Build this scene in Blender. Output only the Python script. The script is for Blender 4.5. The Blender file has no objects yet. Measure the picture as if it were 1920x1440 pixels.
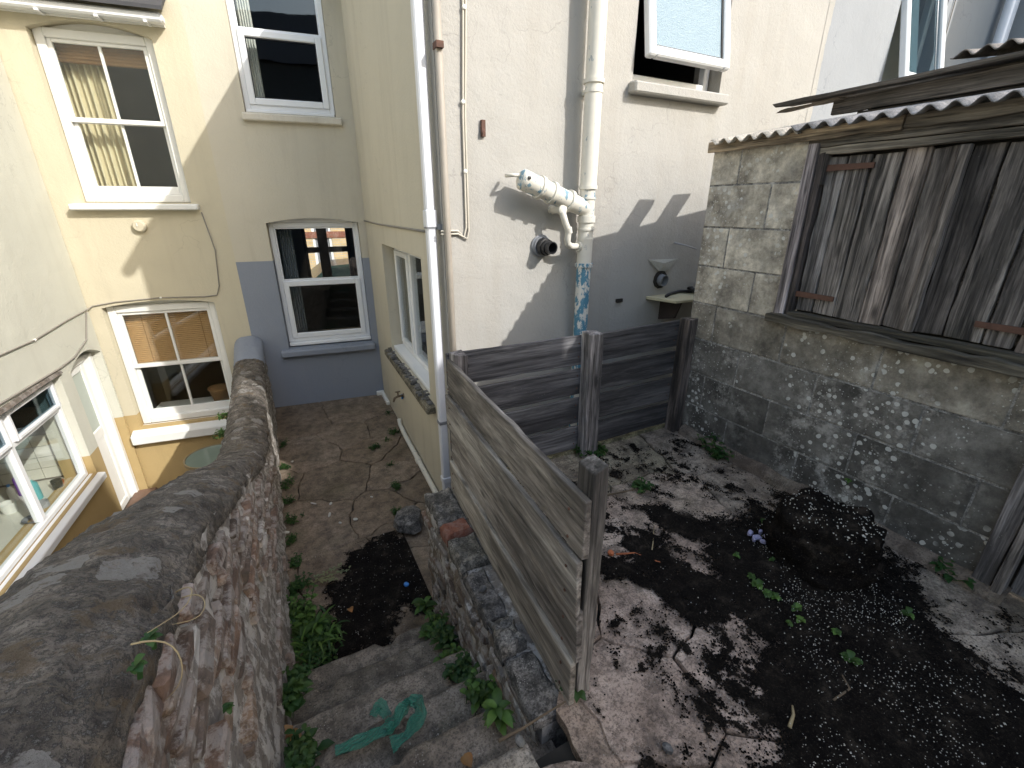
import bpy, bmesh, math, random
import numpy as np
from mathutils import Vector, Matrix, noise
rnd = random.Random(7)
S = bpy.context.scene
COL = S.collection

# ------------------------------------------------------------------ camera
# metres; X to the right along the back fence, Y towards the houses, Z up; the lower yard is Z = 0
H = 2.32                      # eye height above the lower yard (1.45 m above the terrace)
FPX, CX, CY = 847.0, 960.0, 720.0
_th = math.atan(330 / FPX)
_up = np.array([0, -math.cos(_th), -math.sin(_th)])
_d = np.array([487 - CX, 390 - CY, FPX]); _d /= np.linalg.norm(_d)
_y = _d - _up * (_d @ _up); _y /= np.linalg.norm(_y)
_x = np.cross(_y, _up); _x = _x if _x[0] > 0 else -_x
RM = np.stack([_x, _y, _up])
def ray(x, y): return RM @ np.array([x - CX, y - CY, FPX])
def onX(x, y, X): v = ray(x, y); v = v * (X / v[0]); return Vector((v[0], v[1], v[2] + H))
def onY(x, y, Y): v = ray(x, y); v = v * (Y / v[1]); return Vector((v[0], v[1], v[2] + H))
def onZ(x, y, Z): v = ray(x, y); v = v * ((Z - H) / v[2]); return Vector((v[0], v[1], Z))
cam = bpy.data.cameras.new('camera'); cam.sensor_width = 36; cam.sensor_fit = 'HORIZONTAL'
cam.lens = 36 * FPX / 1920; cam.clip_start = 0.02; cam.clip_end = 500
co = bpy.data.objects.new('camera', cam); COL.objects.link(co)
r, u, b = RM @ np.array([1, 0, 0]), RM @ np.array([0, -1, 0]), -(RM @ np.array([0, 0, 1]))
co.matrix_world = Matrix(((r[0], u[0], b[0], 0), (r[1], u[1], b[1], 0), (r[2], u[2], b[2], H), (0, 0, 0, 1)))
S.camera = co

# ------------------------------------------------------------------ light
SUN = Vector((-0.627, 1.0, -0.82)).normalized()      # the way the light travels
EL = math.asin(-SUN.z); AZ = math.atan2(-SUN.x, -SUN.y)
w = bpy.data.worlds.new('World'); S.world = w; w.use_nodes = True
wn = w.node_tree.nodes; sky = wn.new('ShaderNodeTexSky'); sky.sky_type = 'NISHITA'; sky.sun_disc = False
sky.sun_elevation = EL; sky.sun_rotation = AZ; sky.air_density = 1.5; sky.dust_density = 2.2; sky.ozone_density = 1.0
w.node_tree.links.new(sky.outputs[0], wn['Background'].inputs[0]); wn['Background'].inputs[1].default_value = 0.15
sl = bpy.data.lights.new('sun', 'SUN'); sl.energy = 2.0; sl.angle = math.radians(0.55); sl.color = (1.0, 0.975, 0.93)
so = bpy.data.objects.new('sun', sl); COL.objects.link(so); so.rotation_euler = SUN.to_track_quat('-Z', 'Y').to_euler(); so.location = (6, -8, 12)
S.view_settings.view_transform = 'Standard'; S.view_settings.look = 'None'; S.view_settings.gamma = 1
S.view_settings.use_curve_mapping = False
S.view_settings.exposure = 1.12
S.cycles.max_bounces = 6; S.cycles.diffuse_bounces = 4; S.cycles.glossy_bounces = 2; S.cycles.transmission_bounces = 4; S.cycles.transparent_max_bounces = 12

# ------------------------------------------------------------------ helpers
class MB:
    def __init__(s): s.v = []; s.f = []; s.m = []
    def add(s, vs, fs, mi=0):
        o = len(s.v); s.v += [tuple(p) for p in vs]; s.f += [tuple(i + o for i in f) for f in fs]; s.m += [mi] * len(fs); return s
    def quad(s, a, b, c, d, mi=0): return s.add([a, b, c, d], [(0, 1, 2, 3)], mi)
    def hexa(s, p, mi=0):     # p: 4 bottom + 4 top corners
        return s.add(p, [(3, 2, 1, 0), (4, 5, 6, 7), (0, 1, 5, 4), (1, 2, 6, 5), (2, 3, 7, 6), (3, 0, 4, 7)], mi)
    def box(s, x0, x1, y0, y1, z0, z1, mi=0):
        return s.hexa([(x0, y0, z0), (x1, y0, z0), (x1, y1, z0), (x0, y1, z0), (x0, y0, z1), (x1, y0, z1), (x1, y1, z1), (x0, y1, z1)], mi)
    def tube(s, path, rad, n=12, caps=True, mi=0):
        path = [Vector(p) for p in path]; rr = rad if isinstance(rad, (list, tuple)) else [rad] * len(path)
        o = len(s.v); ref = None; k = len(path)
        for i, p in enumerate(path):
            t = (path[min(i + 1, k - 1)] - path[max(i - 1, 0)]).normalized()
            if ref is None: ref = t.orthogonal().normalized()
            ref = (ref - t * ref.dot(t)).normalized(); bi = t.cross(ref)
            for j in range(n):
                a = 2 * math.pi * j / n; s.v.append(tuple(p + (ref * math.cos(a) + bi * math.sin(a)) * rr[i]))
        for i in range(k - 1):
            for j in range(n):
                s.f.append((o + i * n + j, o + i * n + (j + 1) % n, o + (i + 1) * n + (j + 1) % n, o + (i + 1) * n + j)); s.m.append(mi)
        if caps:
            s.f.append(tuple(o + j for j in range(n))[::-1]); s.m.append(mi)
            s.f.append(tuple(o + (k - 1) * n + j for j in range(n))); s.m.append(mi)
        return s
    def lathe(s, c, prof, n=20, axis=(0, 0, 1), mi=0):   # prof: (r, h)
        ax = Vector(axis).normalized(); e1 = ax.orthogonal().normalized(); e2 = ax.cross(e1); c = Vector(c); o = len(s.v)
        for r_, h in prof:
            for j in range(n):
                a = 2 * math.pi * j / n; s.v.append(tuple(c + ax * h + (e1 * math.cos(a) + e2 * math.sin(a)) * max(r_, 1e-4)))
        for i in range(len(prof) - 1):
            for j in range(n):
                s.f.append((o + i * n + j, o + i * n + (j + 1) % n, o + (i + 1) * n + (j + 1) % n, o + (i + 1) * n + j)); s.m.append(mi)
        return s
    def prism(s, poly, z0, z1, mi=0):    # poly in plan, upright
        n = len(poly); o = len(s.v)
        s.v += [(x, y, z0) for x, y in poly] + [(x, y, z1) for x, y in poly]
        s.f.append(tuple(o + i for i in range(n))[::-1]); s.f.append(tuple(o + n + i for i in range(n)))
        s.f += [(o + i, o + (i + 1) % n, o + n + (i + 1) % n, o + n + i) for i in range(n)]; s.m += [mi] * (n + 2); return s
    def mesh(s, name, mats, smooth=False):
        me = bpy.data.meshes.new(name); me.from_pydata(s.v, [], s.f)
        for m_ in (mats if isinstance(mats, (list, tuple)) else [mats]): me.materials.append(m_)
        s.m += [0] * (len(s.f) - len(s.m)); me.polygons.foreach_set('material_index', s.m[:len(s.f)])
        if smooth: me.polygons.foreach_set('use_smooth', [True] * len(me.polygons))
        me.update(); return me
    def fix(s, me):
        bm = bmesh.new(); bm.from_mesh(me); bmesh.ops.recalc_face_normals(bm, faces=bm.faces); bm.to_mesh(me); bm.free(); return me

def link(name, data, parent=None, tint=None):
    o = bpy.data.objects.new(name, data); COL.objects.link(o)
    if parent is not None: setpar(o, parent)
    if tint: o.color = (*tint, 1)
    return o
def wm(o):
    m_ = o.matrix_basis.copy()
    return (wm(o.parent) @ o.matrix_parent_inverse @ m_) if o.parent else m_
def setpar(o, p): o.parent = p; o.matrix_parent_inverse = wm(p).inverted()
def bake(name, mb, mats, parent=None, smooth=False, tint=None, bevel=0, fix=True, autosmooth=None):
    me = mb.mesh(name, mats, smooth)
    if fix or bevel:
        bm = bmesh.new(); bm.from_mesh(me)
        if fix: bmesh.ops.recalc_face_normals(bm, faces=bm.faces)
        if bevel: bmesh.ops.bevel(bm, geom=[e for e in bm.edges if len(e.link_faces) == 2 and e.calc_face_angle(0) > .5], offset=bevel, segments=1, affect='EDGES', clamp_overlap=True)
        bm.to_mesh(me); bm.free()
    if autosmooth: me.set_sharp_from_angle(angle=autosmooth)
    return link(name, me, parent, tint)
def tag(o, label, cat, group=None):
    o['label'] = label; o['category'] = cat
    if group: o['group'] = group
    return o
def thing(name, label, cat, loc=(0, 0, 0), group=None):
    o = bpy.data.objects.new(name, None); COL.objects.link(o); o.location = loc; o.empty_display_size = .1
    return tag(o, label, cat, group)
def struct(name, mb, mats, parent=None, **k):
    o = bake(name, mb, mats, parent, **k); o['kind'] = 'structure'; return o
def fbm(x, y, z=0, o=4): return noise.fractal(Vector((x, y, z)), 1.0, 2.0, o)
def lerp(a, b, t): return a + (b - a) * t
def interp(x, pts):
    if x <= pts[0][0]: return pts[0][1]
    for (a, va), (b_, vb) in zip(pts, pts[1:]):
        if x <= b_: return va + (vb - va) * (x - a) / (b_ - a)
    return pts[-1][1]

# ------------------------------------------------------------------ materials
class NB:
    def __init__(s, name):
        s.m = bpy.data.materials.new(name); s.m.use_nodes = True; s.t = s.m.node_tree; s.n = s.t.nodes; s.b = s.n['Principled BSDF']; s.out = s.n['Material Output']
        s.pos = s.n.new('ShaderNodeNewGeometry').outputs['Position']; s.oi = s.n.new('ShaderNodeObjectInfo')
    def L(s, a, b_): s.t.links.new(a, b_)
    def inp(s, sock, v):
        if hasattr(v, 'is_output'): s.L(v, sock)
        elif isinstance(v, (tuple, list)) and len(v) == 3 and sock.type == 'RGBA': sock.default_value = (*v, 1)
        else: sock.default_value = v
    def node(s, typ, ins={}, **pr):
        n = s.n.new(typ)
        for k, v in pr.items(): setattr(n, k, v)
        for k, v in ins.items(): s.inp(n.inputs[k], v)
        return n
    def math(s, op, a, b_=0.0, clamp=False): return s.node('ShaderNodeMath', {0: a, 1: b_}, operation=op, use_clamp=clamp).outputs[0]
    def vscale(s, sc, vec=None, off=None):
        n = s.node('ShaderNodeVectorMath', {0: vec or s.pos, 1: sc}, operation='MULTIPLY')
        if off is not None: n = s.node('ShaderNodeVectorMath', {0: n.outputs[0], 1: off}, operation='ADD')
        return n.outputs[0]
    def perobj(s, vec, k=37.0):
        c = s.node('ShaderNodeCombineXYZ', {0: s.math('MULTIPLY', s.oi.outputs['Random'], k), 1: s.math('MULTIPLY', s.oi.outputs['Random'], k * 1.7), 2: s.math('MULTIPLY', s.oi.outputs['Random'], k * .6)})
        return s.node('ShaderNodeVectorMath', {0: vec, 1: c.outputs[0]}, operation='ADD').outputs[0]
    def noise(s, scale, detail=6, rough=.6, vec=None, dist=0): return s.node('ShaderNodeTexNoise', {'Vector': vec or s.pos, 'Scale': scale, 'Detail': detail, 'Roughness': rough, 'Distortion': dist}).outputs['Fac']
    def voro(s, scale, vec=None, feature='F1', out='Distance', rnd_=1.0): return s.node('ShaderNodeTexVoronoi', {'Vector': vec or s.pos, 'Scale': scale, 'Randomness': rnd_}, feature=feature).outputs[out]
    def ramp(s, fac, *stops, interp_='LINEAR'):
        n = s.node('ShaderNodeValToRGB', {0: fac}); e = n.color_ramp.elements; n.color_ramp.interpolation = interp_
        while len(e) < len(stops): e.new(0.5)
        for el, (p, c) in zip(e, stops): el.position = p; el.color = (*c, 1) if isinstance(c, tuple) else (c, c, c, 1)
        return n.outputs[0]
    def mix(s, fac, a, b_, mode='MIX'): 
        n = s.n.new('ShaderNodeMix'); n.data_type = 'RGBA'; n.blend_type = mode
        s.inp(n.inputs[0], fac); s.inp(n.inputs[6], a); s.inp(n.inputs[7], b_); return n.outputs[2]
    def bump(s, h, strength=.5, dist=.01, normal=None):
        n = s.node('ShaderNodeBump', {'Height': h, 'Strength': strength, 'Distance': dist})
        if normal is not None: s.L(normal, n.inputs['Normal'])
        return n.outputs[0]
    def done(s, col=None, rough=None, normal=None, **k):
        if col is not None: s.inp(s.b.inputs['Base Color'], col)
        if rough is not None: s.inp(s.b.inputs['Roughness'], rough)
        if normal is not None: s.L(normal, s.b.inputs['Normal'])
        for kk, v in k.items(): s.inp(s.b.inputs[kk.replace('_', ' ')], v)
        return s.m

def m_plain(name, c, rough=.6, var=.12, sc=8, bump=0.0, bsc=60, **k):
    s = NB(name); n = s.noise(sc, 5)
    col = s.mix(n, tuple(x * (1 - var) for x in c), tuple(min(1, x * (1 + var)) for x in c))
    nm = s.bump(s.noise(bsc, 4), bump, .004) if bump else None
    return s.done(col, rough, nm, **k)
def m_render(name, c, dirt=(.30, .26, .20), amt=.35, bump=.35, stain=.5):
    s = NB(name)
    big = s.noise(1.1, 3, .6); mid = s.noise(7, 4, .65); streak = s.noise(1.0, 5, .62, s.vscale((5.0, 5.0, .45)))
    col = s.mix(big, tuple(x * .90 for x in c), tuple(min(1, x * 1.06) for x in c))
    col = s.mix(s.math('MULTIPLY', s.ramp(streak, (.50, 0.0), (.78, 1.0)), amt), col, tuple(lerp(x, y, .55) for x, y in zip(c, dirt)))
    col = s.mix(s.math('MULTIPLY', s.ramp(mid, (.60, 0.0), (.82, 1.0)), stain * .5), col, tuple(lerp(x, y, .5) for x, y in zip(c, dirt)))
    specks = s.ramp(s.voro(26), (.035, 1.0), (.06, 0.0)); gate = s.ramp(s.noise(3, 3), (.56, 0.0), (.66, 1.0))
    col = s.mix(s.math('MULTIPLY', s.math('MULTIPLY', specks, gate), .45), col, dirt)
    cr = s.node('ShaderNodeTexVoronoi', {'Vector': s.node('ShaderNodeVectorMath', {0: s.pos, 1: s.node('ShaderNodeTexNoise', {'Vector': s.pos, 'Scale': 3.0, 'Detail': 5}).outputs['Color']}, operation='ADD').outputs[0], 'Scale': .9}, feature='DISTANCE_TO_EDGE').outputs['Distance']
    crk = s.math('MULTIPLY', s.ramp(cr, (.0, 1.0), (.006, 0.0)), s.ramp(s.noise(.9, 3), (.52, 0.0), (.6, 1.0)))
    col = s.mix(s.math('MULTIPLY', crk, .35), col, tuple(x * .45 for x in c))
    n1 = s.bump(s.noise(2.2, 2), bump * .8, .05); n2 = s.bump(s.noise(38, 5, .75), bump * 1.3, .008, n1); n3 = s.bump(crk, -.4, .004, n2)
    return s.done(col, .88, n3)
def m_wood(name, axis, dark, mid, light, tintmix=.0, contrast=1.0, green=0.0):
    s = NB(name); a = {'x': (2.6, 85, 85), 'y': (85, 2.6, 85), 'z': (85, 85, 2.6)}[axis]; b_ = {'x': (1.0, 16, 16), 'y': (16, 1.0, 16), 'z': (16, 16, 1.0)}[axis]; c_ = {'x': (9, 260, 260), 'y': (260, 9, 260), 'z': (260, 260, 9)}[axis]
    p = s.perobj(s.pos); wv = s.node('ShaderNodeTexNoise', {'Vector': p, 'Scale': 2.2, 'Detail': 3}).outputs['Color']
    pw = s.node('ShaderNodeVectorMath', {0: p, 1: s.vscale((.016, .016, .016), wv)}, operation='ADD').outputs[0]
    g = s.noise(1.0, 5, .68, s.vscale(a, pw)); g2 = s.noise(1.0, 4, .6, s.vscale(b_, pw)); g3 = s.noise(1.0, 2, .6, s.vscale(c_, pw)); patch = s.noise(6.0, 6, .7, s.vscale({'x': (.16, 1, 1), 'y': (1, .16, 1), 'z': (1, 1, .16)}[axis], p))
    t = s.math('ADD', s.math('MULTIPLY', g, .36), s.math('ADD', s.math('MULTIPLY', g2, .54), s.math('MULTIPLY', g3, .10)))
    lo, hi = .5 - .12 / contrast, .5 + .14 / contrast
    col = s.ramp(t, (lo, dark), (.50, mid), (hi, light))
    blot = s.ramp(patch, (.48, 0.0), (.60, 1.0)); col = s.mix(s.math('MULTIPLY', blot, .75), col, dark)
    if green: col = s.mix(s.math('MULTIPLY', s.ramp(s.noise(3.4, 6), (.52, 0.0), (.7, 1.0)), green), col, (.05, .06, .03))
    lich = s.ramp(s.voro(60, p), (.10, 1.0), (.16, 0.0)); lg = s.ramp(s.noise(4, 4, .6, p), (.60, 0.0), (.7, 1.0))
    col = s.mix(s.math('MULTIPLY', s.math('MULTIPLY', lich, lg), .5), col, (.42, .42, .38))
    kn = s.voro(1.0, s.vscale({'x': (2.2, 7, 7), 'y': (7, 2.2, 7), 'z': (7, 7, 2.2)}[axis], pw)); col = s.mix(s.ramp(kn, (.07, .8), (.13, 0.0)), col, tuple(x * .6 for x in dark))
    if tintmix: col = s.mix(tintmix, col, s.mix(1.0, col, s.oi.outputs['Color'], 'MULTIPLY'))
    cracks = s.ramp(g, (.33, 0.0), (.42, 1.0))
    nm = s.bump(s.math('ADD', g, s.math('MULTIPLY', cracks, .8)), .8, .006); nm = s.bump(g3, .35, .002, nm)
    return s.done(col, .9, nm)
def m_block(name):
    s = NB(name); p = s.perobj(s.pos, 11)
    n1 = s.noise(6, 7, .7, p); n2 = s.noise(40, 5, .7); big = s.noise(1.6, 4)
    col = s.ramp(n1, (.34, (.15, .142, .130)), (.52, (.38, .362, .33)), (.66, (.62, .60, .555)))
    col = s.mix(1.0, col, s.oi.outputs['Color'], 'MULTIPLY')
    col = s.mix(s.math('MULTIPLY', s.ramp(n2, (.45, 0.0), (.75, 1.0)), .4), col, (.045, .042, .036))
    eff = s.math('MULTIPLY', s.ramp(s.noise(9, 8, .75), (.50, 0.0), (.62, 1.0)), s.ramp(s.noise(2.3, 3), (.46, 0.0), (.60, 1.0)))
    col = s.mix(s.math('MULTIPLY', eff, .75), col, (.46, .44, .41))
    vj = s.node('ShaderNodeTexNoise', {'Vector': s.pos, 'Scale': 40, 'Detail': 3}).outputs['Color']
    pj = s.node('ShaderNodeVectorMath', {0: s.pos, 1: s.vscale((.012, .012, .012), vj)}, operation='ADD').outputs[0]
    v = s.node('ShaderNodeTexVoronoi', {'Vector': pj, 'Scale': 30}); rad = s.math('MULTIPLY', s.node('ShaderNodeSeparateColor', {0: v.outputs['Color']}).outputs[0], .36)
    sp = s.math('LESS_THAN', v.outputs['Distance'], rad); gate = s.ramp(s.noise(2.4, 4, .6), (.47, 0.0), (.54, 1.0))
    v2 = s.node('ShaderNodeTexVoronoi', {'Vector': pj, 'Scale': 75}); sp2 = s.math('LESS_THAN', v2.outputs['Distance'], s.math('MULTIPLY', s.node('ShaderNodeSeparateColor', {0: v2.outputs['Color']}).outputs[1], .30))
    li = s.math('MAXIMUM', s.math('MULTIPLY', sp, gate), s.math('MULTIPLY', sp2, s.ramp(s.noise(3.1, 4), (.45, 0.0), (.55, .9))))
    col = s.mix(s.math('MULTIPLY', li, .85), col, (.62, .62, .59))
    nm = s.bump(s.math('ADD', s.noise(70, 6, .75), s.math('MULTIPLY', n1, .8)), .7, .006)
    return s.done(col, .95, nm)
def m_concrete(name, c1, c2, c3, moss=.3, speck=.5, scale=1.0, dirt=1.0):
    s = NB(name); n = s.noise(3.2 * scale, 8, .68); n2 = s.noise(14 * scale, 7, .72); fine = s.noise(120, 4, .7)
    col = s.ramp(n, (.32, c1), (.5, c2), (.68, c3))
    col = s.mix(1.0, col, s.oi.outputs['Color'], 'MULTIPLY')
    col = s.mix(s.math('MULTIPLY', s.ramp(n2, (.45, 0.0), (.60, 1.0)), .85 * dirt), col, tuple(x * .25 for x in c1))
    col = s.mix(s.math('MULTIPLY', s.ramp(fine, (.50, 0.0), (.58, 1.0)), .65 * (.4 + .6 * dirt)), col, tuple(x * .22 for x in c1))
    col = s.mix(s.math('MULTIPLY', s.ramp(s.noise(2.1, 6, .65), (.52, 0.0), (.68, 1.0)), moss), col, (.055, .058, .022))
    col = s.mix(s.math('MULTIPLY', s.ramp(s.noise(5.5 * scale, 8, .74), (.50, 0.0), (.60, 1.0)), .7 * dirt), col, tuple(x * .22 for x in c1))
    pale = s.ramp(s.voro(95), (.16, 1.0), (.24, 0.0)); col = s.mix(s.math('MULTIPLY', s.math('MULTIPLY', pale, s.ramp(s.noise(7, 4), (.5, 0.0), (.65, 1.0))), speck), col, (.5, .47, .42))
    nm = s.bump(s.math('ADD', s.math('MULTIPLY', n2, .8), fine), .75 * (.5 + .5 * dirt), .008)
    return s.done(col, .93, nm)
def m_coping(name):
    s = NB(name); st = s.noise(1.0, 8, .7, s.vscale((9, 34, 9))); n = s.noise(11, 8, .78); f = s.noise(95, 5, .8)
    col = s.ramp(n, (.38, (.075, .064, .054)), (.52, (.225, .195, .165)), (.64, (.44, .39, .335)))
    col = s.mix(s.math('MULTIPLY', s.ramp(st, (.52, 0.0), (.64, 1.0)), .5), col, (.33, .27, .195))
    col = s.mix(s.math('MULTIPLY', s.ramp(f, (.49, 0.0), (.56, 1.0)), .75), col, (.022, .021, .020))
    col = s.mix(s.math('MULTIPLY', s.ramp(f, (.56, 0.0), (.64, 1.0)), .6), col, (.36, .345, .32))
    col = s.mix(s.math('MULTIPLY', s.ramp(s.noise(7.5, 6, .7), (.575, 0.0), (.62, 1.0)), .55), col, s.mix(f, (.13, .085, .045), (.30, .21, .11)))
    wj = s.node('ShaderNodeTexNoise', {'Vector': s.pos, 'Scale': 22, 'Detail': 5}).outputs['Color']; pj = s.node('ShaderNodeVectorMath', {0: s.pos, 1: s.vscale((.07, .07, .07), wj)}, operation='ADD').outputs[0]
    v = s.node('ShaderNodeTexVoronoi', {'Vector': pj, 'Scale': 8.5}); rad = s.math('MULTIPLY_ADD', s.node('ShaderNodeSeparateColor', {0: v.outputs['Color']}).outputs[0], .75); rad.node.inputs[2].default_value = -.22
    lw = s.math('MULTIPLY', s.math('LESS_THAN', v.outputs['Distance'], rad), s.ramp(s.noise(35, 4, .7), (.40, 0.0), (.48, 1.0)))
    col = s.mix(s.math('MULTIPLY', lw, .85), col, s.mix(f, (.22, .20, .18), (.56, .54, .51)))
    nm = s.bump(s.math('ADD', s.math('MULTIPLY', n, 1.2), s.math('MULTIPLY', f, 1.3)), 1.0, .022)
    return s.done(col, .96, nm)
def m_stone(name, c1, c2, lime=.5):
    s = NB(name); p = s.perobj(s.pos, 21); n = s.noise(9, 8, .7, s.vscale((1, 1, 2.4), p)); f = s.noise(60, 6, .7, s.vscale((1, .5, 1.6), p))
    col = s.mix(s.ramp(n, (.3, 0.0), (.7, 1.0)), c1, c2); col = s.mix(1.0, col, s.oi.outputs['Color'], 'MULTIPLY')
    col = s.mix(s.math('MULTIPLY', s.ramp(f, (.5, 0.0), (.7, 1.0)), .6), col, tuple(x * .3 for x in c1))
    lm = s.ramp(s.noise(13, 8, .75, s.vscale((1, 1, .6))), (.48, 0.0), (.55, 1.0)); col = s.mix(s.math('MULTIPLY', lm, lime), col, s.mix(f, (.34, .31, .285), (.70, .67, .63)))
    col = s.mix(s.math('MULTIPLY', s.ramp(s.noise(3.2, 4), (.60, 0.0), (.70, 1.0)), .4), col, (.06, .07, .03))
    nm = s.bump(s.math('ADD', n, s.math('MULTIPLY', f, .7)), .95, .012)
    return s.done(col, .95, nm)
def m_peel(name, paint, under, lo=.48, hi=.52, sc=14):
    s = NB(name); n = s.noise(sc, 7, .7, s.vscale((1, 1, .55))); k = s.ramp(n, (lo, 0.0), (hi, 1.0)); d = s.noise(30, 5)
    col = s.mix(k, s.mix(d, tuple(x * .9 for x in paint), tuple(min(1, x * 1.05) for x in paint)), s.mix(d, tuple(x * .7 for x in under), under))
    return s.done(col, .6, s.bump(k, -.5, .003))
def m_glass(name, tint=(.80, .86, .86), refl=1.0):
    s = NB(name); s.n.remove(s.b)
    tr = s.node('ShaderNodeBsdfTransparent', {0: (*tint, 1)}); gl = s.node('ShaderNodeBsdfGlossy', {0: (.95, .97, 1, 1), 'Roughness': .015})
    wob = s.bump(s.noise(2.5, 2), .05, .02); s.L(wob, gl.inputs['Normal'])
    fc = s.node('ShaderNodeLayerWeight', {0: .5}).outputs['Facing']; sch = s.math('MULTIPLY_ADD', s.math('POWER', fc, 5.0), .9); sch.node.inputs[2].default_value = .055
    mx = s.node('ShaderNodeMixShader', {0: s.math('MULTIPLY', sch, refl, True)})
    s.L(tr.outputs[0], mx.inputs[1]); s.L(gl.outputs[0], mx.inputs[2]); s.L(mx.outputs[0], s.out.inputs[0]); return s.m
def m_leaf(name, c, var=.35):
    s = NB(name); n = s.noise(35, 3); r_ = s.oi.outputs['Random']
    col = s.mix(n, tuple(x * (1 - var) for x in c), tuple(x * (1 + var) for x in c)); col = s.mix(s.ramp(s.noise(6, 3), (.5, 0.0), (.7, .5)), col, (c[0] * 1.6, c[1] * 1.15, c[2] * .9))
    s.done(col, .5, Specular_IOR_Level=.35)
    tl = s.node('ShaderNodeBsdfTranslucent'); s.L(col, tl.inputs[0]); mx = s.node('ShaderNodeMixShader', {0: .3})
    s.L(s.b.outputs[0], mx.inputs[1]); s.L(tl.outputs[0], mx.inputs[2]); s.L(mx.outputs[0], s.out.inputs[0]); return s.m
def m_frost(name):
    s = NB(name); v = s.voro(120); n = s.noise(170, 3)
    nm = s.bump(s.math('ADD', v, n), .8, .004)
    s.done(s.mix(n, (.20, .30, .37), (.50, .62, .69)), .3, nm, Specular_IOR_Level=.35)
    tr = s.node('ShaderNodeBsdfTranslucent', {0: (.7, .82, .9, 1)}); mx = s.node('ShaderNodeMixShader', {0: .2}); s.L(s.b.outputs[0], mx.inputs[1]); s.L(tr.outputs[0], mx.inputs[2]); s.L(mx.outputs[0], s.out.inputs[0]); return s.m
def m_brick(name):
    s = NB(name); v = s.node('ShaderNodeCombineXYZ', {0: s.node('ShaderNodeSeparateXYZ', {0: s.pos}).outputs[0], 1: s.node('ShaderNodeSeparateXYZ', {0: s.pos}).outputs[2]})
    bt = s.node('ShaderNodeTexBrick', {'Vector': v.outputs[0], 'Color1': (.62, .45, .24, 1), 'Color2': (.50, .36, .18, 1), 'Mortar': (.45, .40, .33, 1), 'Scale': 1.0, 'Mortar Size': .012, 'Brick Width': .225, 'Row Height': .075})
    return s.done(bt.outputs[0], .9)

def m_soil(name, film=False):
    s = NB(name); n = s.noise(9, 8, .75); f = s.noise(140, 4, .75)
    col = s.ramp(n, (.42, (.0075, .0064, .0058)), (.55, (.014, .0118, .010)), (.66, (.050, .040, .031)))
    col = s.mix(s.math('MULTIPLY', s.ramp(f, (.55, 0.0), (.64, 1.0)), .6), col, (.055, .044, .034))
    s.done(col, 1.0, s.bump(s.math('ADD', f, s.noise(45, 4)), 1.0, .008), Specular_IOR_Level=.05)
    if film:        # thin, scattered soil where the spill runs out
        cov = s.node('ShaderNodeAttribute', attribute_name='cover').outputs['Fac']
        k = s.math('ADD', cov, s.math('ADD', s.math('MULTIPLY', s.math('SUBTRACT', s.noise(75, 4, .75), .5), 2.2), s.math('MULTIPLY', s.math('SUBTRACT', s.noise(20, 4, .7), .5), 1.5)))
        tr = s.node('ShaderNodeBsdfTransparent'); mx = s.node('ShaderNodeMixShader', {0: s.ramp(k, (.0, 0.0), (.10, 1.0))}); s.L(tr.outputs[0], mx.inputs[1]); s.L(s.b.outputs[0], mx.inputs[2]); s.L(mx.outputs[0], s.out.inputs[0])
    return s.m
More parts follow.
